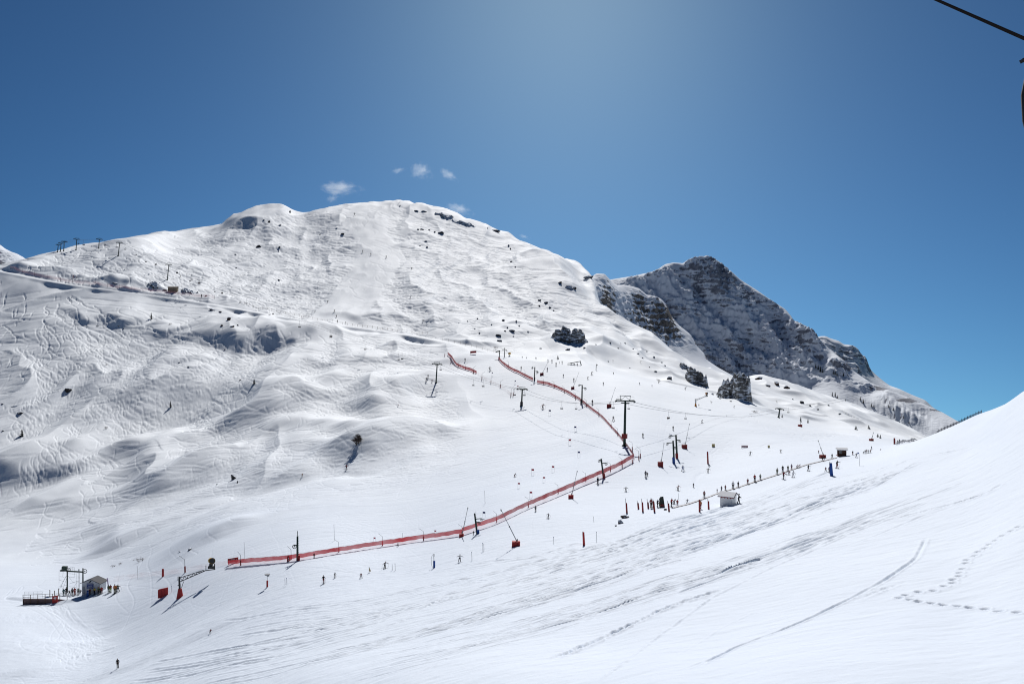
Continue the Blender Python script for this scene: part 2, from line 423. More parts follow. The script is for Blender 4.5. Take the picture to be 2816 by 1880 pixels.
# skidded straight runs on the pistes, faint
runs([(1450,1100),(1640,1130),(1740,1230),(1700,1300),(1480,1390),(1320,1420)], 150, (30, 140), (40, 90), (.1, .35), .34, 13, free=True, subs=12)
runs([(1750,1060),(2100,1160),(2300,1240),(1900,1420),(1500,1450),(1760,1250)], 320, (30, 140), (40, 90), (.1, .5), .30, 14, free=True, subs=12)
runs([(500,1560),(1300,1480),(1600,1450),(1300,1560),(600,1700),(200,1800)], 300, (20, 100), (30, 80), (.1, .6), .34, 15, free=True, subs=12)
runs([(960,570),(1050,570),(1090,700),(1040,780),(940,870),(900,860)], 60, (30, 120), (30, 70), (.2, .7), .30, 16, free=True)
T = 1.1 * (1 - np.exp(-T / 1.1))
_p = np.pad(T, ((0, 0), (1, 1)), mode='edge'); T = (_p[:, :-2] + 8 * _p[:, 1:-1] + _p[:, 2:]) / 10
ZT = np.zeros_like(ZG)
cellh = np.clip(YG * .0031 * np.interp(YG, [150, 350, 560, 800], [.28, .40, .54, .68]), .08, 1.7)       # groove depth grows with the size of a cell, so the pressed look stays alike
ZT += -(T - .4 * blur(T, 2)) * cellh

# chopped snow where many have skied, along the lines
chop = blur(np.clip(T, 0, 1), 5)
ZT += chop * cellh * .12 * fbm(XG / (YG * .0036), LNY[:, None] / .0075 * np.ones((1, NC)), 2, .6, 33)
# fine grain of the groomed lane and pistes
ZT += lane * .05 * fbm(XG / 5 + YG / 20, YG / 22, 3, .6, 41)
ZT += pist * .05 * fbm(XG / 9, YG / 3.0, 3, .6, 43) * np.clip(YG / 200, .4, 2)

# ------------------------------------------------------------------ the near slope: long ski lines, a deep rut, footprints
def wline(pts_px, depth, width, berm=.5, rough=0.0, seed=0, dens=1.0):
    """a groove along a line of the survey, width in metres; hit() each vertex then smooth"""
    P = np.array([hit(*p)[:2] for p in pts_px])
    t = np.linspace(0, len(P) - 1, 60 * len(P))
    k = np.arange(len(P))
    px_ = np.interp(t, k, P[:, 0]); py_ = np.interp(t, k, P[:, 1])
    for _ in range(40):
        px_[1:-1] = (px_[:-2] + 2 * px_[1:-1] + px_[2:]) / 4; py_[1:-1] = (py_[:-2] + 2 * py_[1:-1] + py_[2:]) / 4
    step = max(1, len(px_) // (10 * len(P)))
    pts = list(zip(px_[::step], py_[::step]))
    sr, sc = window(pts, width * 4)
    X_, Y_ = XG[sr, sc], YG[sr, sc]
    d_, s_ = seg_dist(X_, Y_, pts)
    wv = np.maximum(width, .0020 * Y_)
    g = -np.exp(-(d_ / wv) ** 2) + berm * np.exp(-((d_ - 2.0 * wv) / (1.0 * wv)) ** 2)
    if rough:
        g *= np.clip(.8 + min(rough, 1.0) * 1.2 * fbm(X_ / 1.6, Y_ / 3.6, 3, .6, seed), 0, 2)
        g += rough * np.exp(-(d_ / (2.6 * wv)) ** 2) * fbm(X_ / .45, Y_ / 1.1, 3, .7, seed + 5)
    e = np.minimum(np.hypot(X_ - pts[0][0], Y_ - pts[0][1]), np.hypot(X_ - pts[-1][0], Y_ - pts[-1][1]))
    g *= sstep(0, 4.0, e) * np.clip(.85 + .6 * gnoise(X_ / 3.1, Y_ / 5.3, seed + 2), .3, 1.4)
    ZT[sr, sc] += depth * g

rg = np.random.default_rng(5)
# long parallel ski lines sweeping down the near slope from the right to the lower left
def band(p, q, bow, n, spread, depth, width, seed, rough=.10):
    r2 = np.random.default_rng(seed)
    for i in range(n):
        o = r2.uniform(-1, 1); a0, a1 = sorted(r2.uniform(0, 1, 2))
        if a1 - a0 < .25: a1 = min(1, a0 + .4)
        pts = []
        for t in np.linspace(a0, a1, 6):
            x = p[0] + (q[0] - p[0]) * t; y = p[1] + (q[1] - p[1]) * t + bow * 4 * t * (1 - t) + o * spread * (.35 + .65 * (1 - t)) + r2.normal(0, 3)
            pts.append((x, y))
        wline(pts, 1.9 * depth * r2.uniform(.5, 1.3), width * r2.uniform(.7, 1.4), .6, rough * r2.uniform(.3, 1.4), seed + i)
band((500,1868),(2560,1250), 60, 40, 46, .075, .13, 100)
band((900,1860),(2700,1300), 50, 26, 44, .065, .12, 200)
band((600,1740),(2300,1290), 60, 40, 40, .07, .15, 300)
band((1150,1600),(2500,1290), 30, 30, 30, .07, .15, 400)
band((320,1850),(1300,1620), 30, 26, 40, .07, .16, 500)
band((1300,1660),(2420,1330), 24, 22, 26, .05, .2, 600, .3)
band((1250,1780),(2700,1330), 30, 12, 30, .05, .1, 700, .2)
# named lines read off the photograph
for pts, dp, wd, bm, rf in [
 ([(1120,1872),(1340,1760),(1560,1680),(1800,1596),(2010,1562),(2140,1565)], .05, .12, .6, .5),
 ([(1500,1712),(1700,1642),(1990,1566)], .05, .1, .5, .2),
 ([(1500,1818),(1660,1752),(1860,1660),(2030,1606)], .12, .22, .8, 1.2),
 ([(1900,1840),(2020,1780),(2180,1720),(2320,1655),(2440,1590),(2520,1535),(2550,1470)], .16, .085, .42, .35),
 ([(1850,1850),(2010,1790)], .06, .1, .6, .3),
 ([(2330,1660),(2420,1622),(2510,1590)], .06, .2, .6, 1.6),
 ([(2400,1440),(2560,1400),(2720,1352),(2780,1310)], .10, .28, .8, 1.5),
 ([(2070,1545),(2250,1490),(2440,1440)], .05, .12, .6, .4),
 ([(2140,1448),(2200,1428),(2330,1385)], .11, .2, .8, 1.0),
 ([(1640,1612),(1800,1560),(1960,1520)], .08, .2, .8, 1.4),
 ([(2330,1500),(2530,1420),(2760,1330)], .06, .1, .5, .2),
 ([(1990,1400),(2160,1352),(2360,1300),(2560,1250),(2700,1215)], .09, .2, .8, 1.2),
 ([(1820,1480),(2050,1400),(2300,1330),(2560,1265)], .09, .2, .8, 1.2),
]: wline(pts, dp * (1.0 if dp > .14 else 1.25), wd, bm, rf, 7)
# bright raised line (a crusted old track) down the middle
wline([(1640,1880),(1800,1755),(1960,1640),(2120,1560),(2330,1470),(2480,1400)], -.07, .12, .3, .7, 77)
wline([(1840,1810),(1990,1720),(2120,1660)], -.03, .1, .3, .3, 78)
# footprints: two trails that meet
FOOT = [(2800,1448),(2780,1459),(2757,1472),(2738,1485),(2721,1496),(2709,1508),(2690,1517),(2681,1528),(2659,1539),(2657,1548),(2647,1563),(2639,1575),(2638,1585),(2621,1594),
        (2620,1603),(2597,1612),(2567,1624),(2526,1627),(2491,1636),(2472,1643),(2503,1648),(2526,1653),(2563,1657),(2595,1662),(2635,1666),(2668,1671),(2710,1674),(2746,1680),(2798,1683)]
for i, p in enumerate(FOOT):
    x, y, _ = hit(*p)
    sr, sc = window([(x, y)], .9)
    dd = np.hypot((XG[sr, sc] - x) / .17, (YG[sr, sc] - y) / .26)
    ZT[sr, sc] += -.24 * np.exp(-dd ** 2) + .06 * np.exp(-((dd - 1.9) / .6) ** 2)
# wind ripples on the untouched near snow
ZT += near * .03 * fbm(XG / 3.2 + YG / 2.2, YG / .9 - XG / 5, 3, .55, 55) * np.clip(YG / 45, .5, 3)
ZT += near * .05 * fbm(XG / 6, YG / 5, 2, .5, 57)
# churned snow at the lower left, avalanche crumbs in the gully
for (px, py, rx, ry, a, sc_) in [(70,1770,150,34,.12,2.6),(250,1800,120,30,.07,2.2),(545,1150,34,30,.9,3.2),(90,1700,120,16,.1,1.6)]:
    ZT += blob(px, py, rx, ry) * a * fbm(XG / sc_, YG / (sc_ * 1.6), 3, .65, 61)
ZG = ZG + ZT
refresh()
# ------------------------------------------------------------------ materials
def new_mat(name):
    m = bpy.data.materials.new(name); m.use_nodes = True
    return m, m.node_tree.nodes, m.node_tree.links, m.node_tree.nodes['Principled BSDF']

def snow_material(name='snow', base=(.83, .885, .955)):
    m, n, l, b = new_mat(name)
    b.inputs['Roughness'].default_value = .8
    b.inputs['Specular IOR Level'].default_value = .42
    tc = n.new('ShaderNodeNewGeometry')
    nz = n.new('ShaderNodeTexNoise'); nz.inputs['Scale'].default_value = .035; nz.inputs['Detail'].default_value = 4
    l.new(tc.outputs['Position'], nz.inputs['Vector'])
    cr = n.new('ShaderNodeValToRGB')
    cr.color_ramp.elements[0].position = .3; cr.color_ramp.elements[0].color = (base[0]*.95, base[1]*.955, base[2]*.97, 1)
    cr.color_ramp.elements[1].position = .7; cr.color_ramp.elements[1].color = (*base, 1)
    l.new(nz.outputs['Fac'], cr.inputs['Fac'])
    # light put into the colour: near snow darkened, hill snow brightened
    at = n.new('ShaderNodeAttribute'); at.attribute_name = 'hill_light'; mx = n.new('ShaderNodeMix'); mx.data_type = 'RGBA'; mx.blend_type = 'MULTIPLY'; mx.inputs['Factor'].default_value = 1
    light_mix = n.new('ShaderNodeMix'); light_mix.data_type = 'RGBA'; light_mix.inputs['A'].default_value = (.875, .905, .935, 1); light_mix.inputs['B'].default_value = (1.085, 1.075, 1.04, 1)
    l.new(at.outputs['Fac'], light_mix.inputs['Factor']); l.new(cr.outputs['Color'], mx.inputs['A']); l.new(light_mix.outputs['Result'], mx.inputs['B']); l.new(mx.outputs['Result'], b.inputs['Base Color'])
    n2 = n.new('ShaderNodeTexNoise'); n2.inputs['Scale'].default_value = 1.6; n2.inputs['Detail'].default_value = 6; n2.inputs['Roughness'].default_value = .65
    l.new(tc.outputs['Position'], n2.inputs['Vector'])
    bp = n.new('ShaderNodeBump'); bp.inputs['Strength'].default_value = .6; bp.inputs['Distance'].default_value = .07
    l.new(n2.outputs['Fac'], bp.inputs['Height']); l.new(bp.outputs['Normal'], b.inputs['Normal'])
    return m
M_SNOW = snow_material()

terrain = grid_mesh('snow_slope', XG, YG, ZG, M_SNOW)
add_attr(terrain, 'hill_light', sstep(190, 430, YG) * (1 - .35 * pist))  # painted brightening grows with distance, weaker on groomed pistes
tag(terrain, kind='structure')

# ------------------------------------------------------------------ camera, sky, sun
cam_d = bpy.data.cameras.new('camera'); cam = link(bpy.data.objects.new('camera', cam_d))
cam_d.sensor_width = 36.0; cam_d.lens = 36.0 * F / 2816.0
cam_d.clip_start = .3; cam_d.clip_end = 60000
cam.location = (0, 0, 0); cam.rotation_euler = (R(90), 0, 0)
SCN.camera = cam

SUN_EL, SUN_AZ = 38.0, 4.0          # azimuth to the right of the view axis (+Y)
w = bpy.data.worlds.new('World'); SCN.world = w; w.use_nodes = True
nt = w.node_tree; bg = nt.nodes['Background']
sky = nt.nodes.new('ShaderNodeTexSky'); sky.sky_type = 'NISHITA'; sky.sun_disc = False
sky.sun_elevation = R(SUN_EL); sky.sun_rotation = R(SUN_AZ)
sky.altitude = 1500; sky.air_density = 1.2; sky.dust_density = .7; sky.ozone_density = 1.0
# high mountain sky: look a little above the hazy horizon band, and deepen the blue away from the sun
wc = nt.nodes.new('ShaderNodeTexCoord'); wm = nt.nodes.new('ShaderNodeMapping'); wn_ = nt.nodes.new('ShaderNodeVectorMath'); wn_.operation = 'NORMALIZE'
wm.inputs['Location'].default_value = (0, 0, .26)
wg = nt.nodes.new('ShaderNodeGamma'); wg.inputs['Gamma'].default_value = 2.0
wx = nt.nodes.new('ShaderNodeMix'); wx.data_type = 'RGBA'; wx.blend_type = 'MULTIPLY'; wx.inputs['Factor'].default_value = 1
wx.inputs['B'].default_value = (.072, .095, .086, 1)
nt.links.new(wc.outputs['Generated'], wm.inputs['Vector']); nt.links.new(wm.outputs['Vector'], wn_.inputs[0]); nt.links.new(wn_.outputs[0], sky.inputs['Vector'])
nt.links.new(sky.outputs['Color'], wg.inputs['Color']); nt.links.new(wg.outputs['Color'], wx.inputs['A']); nt.links.new(wx.outputs['Result'], bg.inputs['Color'])
bg.inputs['Strength'].default_value = .10
sd = bpy.data.lights.new('sun', 'SUN'); sun = link(bpy.data.objects.new('sun', sd))
sd.energy = 4.3; sd.angle = R(.53); sd.color = (1.0, .962, .925)
sv = Vector((math.sin(R(SUN_AZ)) * math.cos(R(SUN_EL)), math.cos(R(SUN_AZ)) * math.cos(R(SUN_EL)), math.sin(R(SUN_EL))))
sun.rotation_euler = (-sv).to_track_quat('-Z', 'Y').to_euler()
SCN.view_settings.view_transform = 'Standard'; SCN.view_settings.look = 'None'
SCN.view_settings.exposure = 0; SCN.view_settings.gamma = 1
SCN.cycles.max_bounces = 6; SCN.cycles.diffuse_bounces = 3; SCN.cycles.transparent_max_bounces = 12
SCN.cycles.volume_bounces = 0
SCN.cycles.filter_width = 1.1
# ------------------------------------------------------------------ the rock peak behind and its cliffs: sheets of rock under broken snow
def rock_material(name, tint=(.20, .185, .17), dark=(.09, .085, .085), attr='rock', fine=.12):
    m, n, l, b = new_mat(name)
    b.inputs['Roughness'].default_value = .88; b.inputs['Specular IOR Level'].default_value = .15
    geo = n.new('ShaderNodeNewGeometry'); at = n.new('ShaderNodeAttribute'); at.attribute_name = attr
    mp = n.new('ShaderNodeMapping'); mp.inputs['Scale'].default_value = (fine * .35, fine * .35, fine * 1.6); mp.inputs['Rotation'].default_value = (0, R(14), 0)
    l.new(geo.outputs['Position'], mp.inputs['Vector'])
    n1 = n.new('ShaderNodeTexNoise'); n1.inputs['Scale'].default_value = 1; n1.inputs['Detail'].default_value = 7; n1.inputs['Roughness'].default_value = .62
    l.new(mp.outputs['Vector'], n1.inputs['Vector'])
    ad = n.new('ShaderNodeMath'); ad.operation = 'MULTIPLY_ADD'; ad.inputs[1].default_value = 1.5; ad.inputs[2].default_value = -.75
    l.new(n1.outputs['Fac'], ad.inputs[0])
    sm = n.new('ShaderNodeMath'); sm.operation = 'ADD'; l.new(at.outputs['Fac'], sm.inputs[0]); l.new(ad.outputs[0], sm.inputs[1])
    mr = n.new('ShaderNodeMapRange'); mr.inputs['From Min'].default_value = .46; mr.inputs['From Max'].default_value = .54; l.new(sm.outputs[0], mr.inputs['Value'])
    n2 = n.new('ShaderNodeTexNoise'); n2.inputs['Scale'].default_value = fine * 1.2; n2.inputs['Detail'].default_value = 8; l.new(geo.outputs['Position'], n2.inputs['Vector'])
    cr = n.new('ShaderNodeValToRGB'); cr.color_ramp.elements[0].position = .35; cr.color_ramp.elements[0].color = (*dark, 1)
    cr.color_ramp.elements[1].position = .68; cr.color_ramp.elements[1].color = (*tint, 1); l.new(n2.outputs['Fac'], cr.inputs['Fac'])
    mx = n.new('ShaderNodeMix'); mx.data_type = 'RGBA'; mx.inputs['A'].default_value = (.83, .885, .955, 1)
    l.new(mr.outputs['Result'], mx.inputs['Factor']); l.new(cr.outputs['Color'], mx.inputs['B']); l.new(mx.outputs['Result'], b.inputs['Base Color'])
    bp = n.new('ShaderNodeBump'); bp.inputs['Strength'].default_value = .6; bp.inputs['Distance'].default_value = .5 / fine * .12 * 4
    l.new(n2.outputs['Fac'], bp.inputs['Height']); l.new(bp.outputs['Normal'], b.inputs['Normal'])
    return m
M_PEAK = rock_material('hazed_peak_rock', (.31, .325, .37), (.16, .17, .205), fine=.075)  # bluish, paler rock: distance haze painted into the colour
M_CLIFF = rock_material('cliff_rock', (.27, .24, .205), (.11, .10, .09), fine=.16)
M_OUTCROP = rock_material('outcrop_rock', (.22, .215, .21), (.085, .085, .085), fine=.5)

def stretch(d):
    return {k: ' '.join('%s@%g' % (t.split('@')[0], SY(float(t.split('@')[1]))) for t in v.split()) for k, v in d.items()}

def sheet(name, prof, px0, px1, dpx, yrows, mat, sil=None, squeeze=None, rib=20, ribs=90, strata=14, dip=.22, terr=.8, base_rock=0., rough=4., snowy=None, seed=3, attr=True, sil_w=.05):
    pu_, pv_, val = [], [], []
    for px, s in prof.items():
        pts = [tuple(map(float, t.split('@'))) for t in s.split()]
        ci = min(range(len(pts)), key=lambda i: pts[i][0]); Yc_ = pts[ci][1]
        for py, Y in pts:
            if squeeze and Y < Yc_ and Y > squeeze[0]: Y = Yc_ - (Yc_ - Y) * squeeze[1]
            pu_.append(px / 120.0); pv_.append(Y / 120.0); val.append(py)
    pxs = np.arange(px0, px1, dpx); ys = np.array(yrows, float)
    cu_ = np.arange(px0 - 24, px1 + 30, 8.0); cy_ = np.arange(ys[0] - 30, ys[-1] + 40, 10.0)
    U, V = np.meshgrid(cu_ / 120.0, cy_ / 120.0)
    c = tps_eval(np.array(pu_), np.array(pv_), np.array(val), U, V, 1e-3)
    py = cubic_resample(cubic_resample(c, cu_, pxs, 1), cy_, ys, 0)
    X = ((pxs - CX) / F)[None] * ys[:, None]; Y = np.repeat(ys[:, None], len(pxs), 1)
    Z = (CY - py) / F * Y
    if sil is not None:
        tgt = np.interp(pxs, [p[0] for p in sil], [p[1] for p in sil])
    # ribs and gullies running down the face
    gz = np.gradient(Z, axis=0) / np.gradient(ys)[:, None]
    face = sstep(.25, .7, gz)
    rb = np.abs(fbm(X / ribs + .004 * Z, Y / (ribs * 4), 3, .55, seed))
    Z = Z + face * rib * (.5 - 1.6 * rb)
    Z = Z + face * rib * .5 * fbm(X / (ribs * .35), Z / (ribs * .9), 3, .55, seed + 4)
    # beds of rock: ledges that hold snow
    w_ = fbm(X / 160, Y / 160, 2, .5, seed + 8) * strata * 1.5
    for st, a in ((strata, terr), (strata * .37, terr * .6)):
        q = (Z + dip * X + w_) / st; fr = q - np.floor(q)
        Z = Z + face * st * a * (sstep(.25, .75, fr) - fr)
    Z = Z + face * rough * fbm(X / 14, Y / 14, 3, .55, seed + 12)
    if sil is not None:
        p = CY - F * Z / Y
        dd = tgt - p.min(0)
        k = np.ones(5) / 5; dd = np.convolve(np.pad(dd, 2, mode='edge'), k, 'valid')
        yc = ys[np.argmin(p, axis=0)]; k = np.ones(41) / 41; yc = np.convolve(np.pad(yc, 20, mode='edge'), k, 'valid')
        wt = np.exp(-((Y - yc[None]) / (yc[None] * sil_w)) ** 2)
        Z = Z - wt * dd[None] / F * Y
    o = grid_mesh(name, X, Y, Z, mat)
    if attr:
        gx = np.gradient(Z, axis=1) / np.gradient(X, axis=1); gy = np.gradient(Z, axis=0) / np.gradient(ys)[:, None] - gx * X / Y
        sl = np.hypot(gx, gy)
        rk = .63 * sstep(.62, 2.0, sl) - .16 * face * (1 - np.clip(np.abs(fbm(X / 55 + .3 * fbm(X / 90, Y / 90, 2, .5, 5), Y / 900, 3, .5, seed + 20)) * 3.2, 0, 1)) + base_rock * face
        if snowy is not None:
            P = CY - F * Z / Y; PXX = np.repeat(pxs[None], len(ys), 0)
            for (a_, b_, rx, ry, amt) in snowy: rk = rk + amt * np.exp(-((PXX - a_) / rx) ** 2 - ((P - b_) / ry) ** 2)
        add_attr(o, 'rock', np.clip(rk, -.5, 1.5))
    return tag(o, kind='structure')

PEAK = {1580: "1000@1700 860@1950 785@2250 800@2400", 1700: "1010@1700 900@1950 768@2250 800@2400", 1780: "1010@1700 960@1880 850@2070 752@2260 790@2400",
 1880: "1020@1700 980@1880 880@2030 790@2130 722@2230 770@2380", 1945: "1110@1690 1040@1790 990@1880 880@2020 780@2120 703@2220 770@2380",
 2040: "1120@1690 1060@1790 1003@1870 900@2000 820@2100 771@2180 840@2330", 2120: "1130@1680 1066@1780 1014@1850 930@1970 870@2060 824@2120 890@2280",
 2180: "1135@1660 1074@1760 1022@1830 960@1930 905@2010 880@2060 940@2200", 2257: "1145@1620 1088@1730 1033@1810 990@1890 950@1960 936@1990 985@2130",
 2325: "1150@1640 1096@1720 1042@1800 1015@1850 995@1890 1040@2030", 2396: "1180@1600 1110@1700 1075@1765 1053@1800 1090@1950", 2444: "1190@1580 1125@1665 1092@1708 1071@1740 1110@1900",
 2533: "1215@1530 1160@1610 1128@1650 1107@1680 1140@1850", 2629: "1235@1460 1198@1530 1172@1570 1155@1600 1185@1800", 2780: "1250@1400 1240@1470 1230@1520 1225@1550 1235@1800"}
SILP = [(1580,785),(1683,768),(1745,758),(1800,745),(1830,726),(1852,722),(1880,724),(1886,717),(1905,708),(1930,704),(1945,703),(1962,708),(1985,724),(2010,745),(2035,768),(2060,784),(2085,800),(2110,818),(2134,833),(2161,851),
 (2176,869),(2182,880),(2205,889),(2220,898),(2235,903),(2246,919),(2257,936),(2283,961),(2325,994),(2348,1020),(2384,1044),(2396,1053),(2444,1071),(2488,1089),(2533,1107),(2569,1123),(2593,1134),(2629,1155),(2700,1192),(2780,1225)]
mountain = sheet('rock_mountain', PEAK, 1590, 2760, 1.7, list(np.arange(1250, 1760, 14)) + list(np.arange(1760, 2270, 1.7)) + list(np.arange(2275, 2390, 10)), M_PEAK, SILP,
    squeeze=(1750, .82), rib=44, ribs=120, strata=21, dip=.24, terr=.5, base_rock=.0, rough=8,
    snowy=[(1840,790,60,40,-.35),(2000,870,110,45,-.32),(1920,910,60,30,-.3),(2100,960,120,40,-.12),(1740,790,50,30,-.4),(2200,1060,200,28,-.9),(2480,1130,130,50,-.1),(2420,1068,50,13,.9),(2505,1100,60,10,.85),(2570,1128,40,8,.7),(2330,1008,40,16,.5),(2370,1045,40,16,.6),(2480,1135,120,34,.16),(1990,740,70,30,.15)], seed=3)
RIDGE2 = {2180: "1000@2500 960@2700 990@2900", 2256: "1020@2500 980@2600 924@2750 960@2900", 2310: "1040@2500 990@2620 938@2750 980@2900", 2363: "1060@2500 1010@2620 962@2740 1000@2900",
 2386: "1070@2500 1030@2620 997@2720 1030@2900", 2429: "1090@2500 1047@2680 1080@2860", 2503: "1110@2500 1083@2650 1110@2850", 2566: "1140@2500 1120@2620 1140@2800", 2640: "1170@2500 1160@2620 1180@2800"}
SIL2 = [(2190,960),(2250,926),(2256,924),(2271,924),(2283,930),(2307,937),(2319,946),(2348,950),(2363,962),(2369,976),(2381,979),(2387,997),(2393,1015),(2411,1032),(2429,1047),(2447,1060),(2474,1069),(2503,1083),(2545,1100),(2566,1120),(2630,1160)]
ridge2 = sheet('distant_mountain', RIDGE2, 2190, 2630, 2.0, list(np.arange(2500, 2780, 2.2)) + list(np.arange(2785, 2860, 10)), M_PEAK, SIL2, rib=14, ribs=70, strata=22, dip=.2, terr=.9, base_rock=-.02, rough=4, seed=13, sil_w=.03)
LEFTM = {-150: "760@2300 640@2600 700@2800", -60: "770@2300 650@2600 710@2800", 0: "760@2300 672@2600 720@2800", 30: "765@2300 692@2580 730@2800", 64: "770@2300 706@2560 740@2800", 110: "780@2300 745@2560 760@2800"}
SILL = [(-150,636),(-60,650),(-20,664),(2,674),(14,684),(30,692),(48,698),(56,703),(66,708),(80,724),(110,748)]
leftm = sheet('distant_mountain', LEFTM, -120, 108, 2.0, list(np.arange(2300, 2620, 2.5)) + list(np.arange(2625, 2800, 12)), M_PEAK, SILL, rib=12, ribs=60, strata=26, dip=-.5, terr=.5, base_rock=.75, rough=4, seed=23, sil_w=.03,
    snowy=[(22,706,16,14,-.5),(8,722,20,8,.35)])
CLIFF = {1580: "960@900 880@1000 800@1150 840@1250", 1640: "970@900 880@1040 790@1120 753@1180 800@1280", 1700: "990@900 915@1060 830@1150 785@1220 840@1320", 1760: "1000@900 955@1090 870@1180 794@1260 850@1360",
 1820: "1020@900 985@1110 900@1200 823@1270 880@1370", 1870: "1030@900 990@1130 930@1210 896@1262 940@1360", 1915: "1040@900 1010@1120 970@1200 950@1235 985@1330", 1960: "1050@900 1025@1100 1003@1200 1030@1300", 2040: "1070@900 1055@1100 1046@1200 1065@1300"}
SILC = [(1580,800),(1625,762),(1640,752),(1663,753),(1675,766),(1686,778),(1698,784),(1715,783),(1734,786),(1758,793),(1779,811),(1800,814),(1809,817),(1820,823),(1835,841),(1847,871),(1868,895),(1898,918),(1911,939),(1916,951),(1937,972),(1945,990),(1975,1010),(2040,1046)]
cliff = sheet('cliff', stretch(CLIFF), 1604, 2030, 1.5, list(np.arange(1110, 1340, 7)) + list(np.arange(1340, 1600, 1.3)) + list(np.arange(1605, 1690, 9)), M_CLIFF, SILC, rib=15, ribs=46, strata=11, dip=.12, terr=.55, base_rock=.06, rough=4.5, seed=31, sil_w=.025,
    snowy=[(1630,800,26,50,-.9),(1715,830,30,45,-.45),(1665,825,14,28,.45),(1835,890,50,50,.25),(1760,830,22,30,.15),(1875,960,60,14,-.8)])

# a wide snow floor far below, so the light comes off snow in every direction
fm = bpy.data.meshes.new('snow_field'); fm.from_pydata([(-2500, -3000, -330), (2500, -3000, -330), (2500, 1600, -330), (-2500, 1600, -330)], [], [(0, 1, 2, 3)]); fm.materials.append(M_SNOW)
tag(link(bpy.data.objects.new('snow_field', fm)), kind='structure')
# ------------------------------------------------------------------ placing and mesh building
def spot(px, py, **k):
    x, y, z = hit(px, py, **k)
    return Vector((x, y, z)), y / F          # ground point, metres per survey pixel

def ground_z(x, y): return float(samp(ZG, x, y))

class MB:
    def __init__(s): s.v = []; s.f = []; s.m = []
    def add(s, v, f, mi=0):
        o = len(s.v); s.v += [tuple(p) for p in v]; s.f += [tuple(i + o for i in q) for q in f]; s.m += [mi] * len(f); return s
    def box(s, c, d, rot=None, mi=0, taper=1.0):
        x, y, z = d[0] / 2, d[1] / 2, d[2] / 2
        v = [Vector((sx * x * (taper if sz > 0 else 1), sy * y * (taper if sz > 0 else 1), sz * z)) for sz in (-1, 1) for sy in (-1, 1) for sx in (-1, 1)]
        if rot is not None: v = [rot @ p for p in v]
        v = [p + Vector(c) for p in v]
        return s.add(v, [(0, 2, 3, 1), (4, 5, 7, 6), (0, 1, 5, 4), (1, 3, 7, 5), (3, 2, 6, 7), (2, 0, 4, 6)], mi)
    def tube(s, pts, r, n=8, mi=0, cap=True):
        pts = [Vector(p) for p in pts]
        rs = r if isinstance(r, (list, tuple)) else [r] * len(pts)
        V = []; fr = None
        for i, p in enumerate(pts):
            d = (pts[min(i + 1, len(pts) - 1)] - pts[max(i - 1, 0)]).normalized()
            if fr is None:
                a = Vector((0, 0, 1)) if abs(d.z) < .9 else Vector((1, 0, 0)); u = d.cross(a).normalized()
            else: u = (fr - d * fr.dot(d)).normalized()
            fr = u; w_ = d.cross(u)
            V += [p + (u * math.cos(6.28318 * k / n) + w_ * math.sin(6.28318 * k / n)) * rs[i] for k in range(n)]
        Fc = [(i * n + k, i * n + (k + 1) % n, (i + 1) * n + (k + 1) % n, (i + 1) * n + k) for i in range(len(pts) - 1) for k in range(n)]
        if cap: Fc += [tuple(range(n - 1, -1, -1)), tuple((len(pts) - 1) * n + k for k in range(n))]
        return s.add(V, Fc, mi)
    def ring(s, c, axis, R_, r, n=16, m_=6, mi=0):
        a = Vector(axis).normalized(); u = a.orthogonal().normalized(); w_ = a.cross(u)
        V = []
        for i in range(n):
            e = u * math.cos(6.28318 * i / n) + w_ * math.sin(6.28318 * i / n)
            for k in range(m_): V.append(Vector(c) + e * (R_ + r * math.cos(6.28318 * k / m_)) + a * r * math.sin(6.28318 * k / m_))
        return s.add(V, [(i * m_ + k, ((i + 1) % n) * m_ + k, ((i + 1) % n) * m_ + (k + 1) % m_, i * m_ + (k + 1) % m_) for i in range(n) for k in range(m_)], mi)
    def poly(s, pts, d, mi=0):
        """a flat outline given thickness along d"""
        n = len(pts); P = [Vector(p) for p in pts]; d = Vector(d)
        return s.add(P + [p + d for p in P], [tuple(range(n - 1, -1, -1)), tuple(range(n, 2 * n))] + [(i, (i + 1) % n, n + (i + 1) % n, n + i) for i in range(n)], mi)
    def mesh(s, name, mats, smooth=False):
        me = bpy.data.meshes.new(name); me.from_pydata([tuple(p) for p in s.v], [], s.f)
        for m in (mats if isinstance(mats, (list, tuple)) else [mats]): me.materials.append(m)
        me.polygons.foreach_set('material_index', s.m)
        if smooth: me.polygons.foreach_set('use_smooth', [True] * len(s.f))
        me.update(); return me
    def build(s, name, mats, parent=None, smooth=False):
        o = link(bpy.data.objects.new(name, s.mesh(name, mats, smooth)))
        if parent is not None: o.parent = parent
        return o

def empty(name, loc, rz=0.0, sc=1.0):
    o = link(bpy.data.objects.new(name, None)); o.location = loc; o.rotation_euler = (0, 0, rz); o.scale = (sc,) * 3
    o.empty_display_size = .5
    return o

def copy_tree(o, parent=None):
    c = o.copy(); COL.objects.link(c)
    for k in ('label', 'group'):
        if k in c: del c[k]
    if parent is not None: c.parent = parent
    for ch in list(o.children):
        copy_tree(ch, c)
    return c

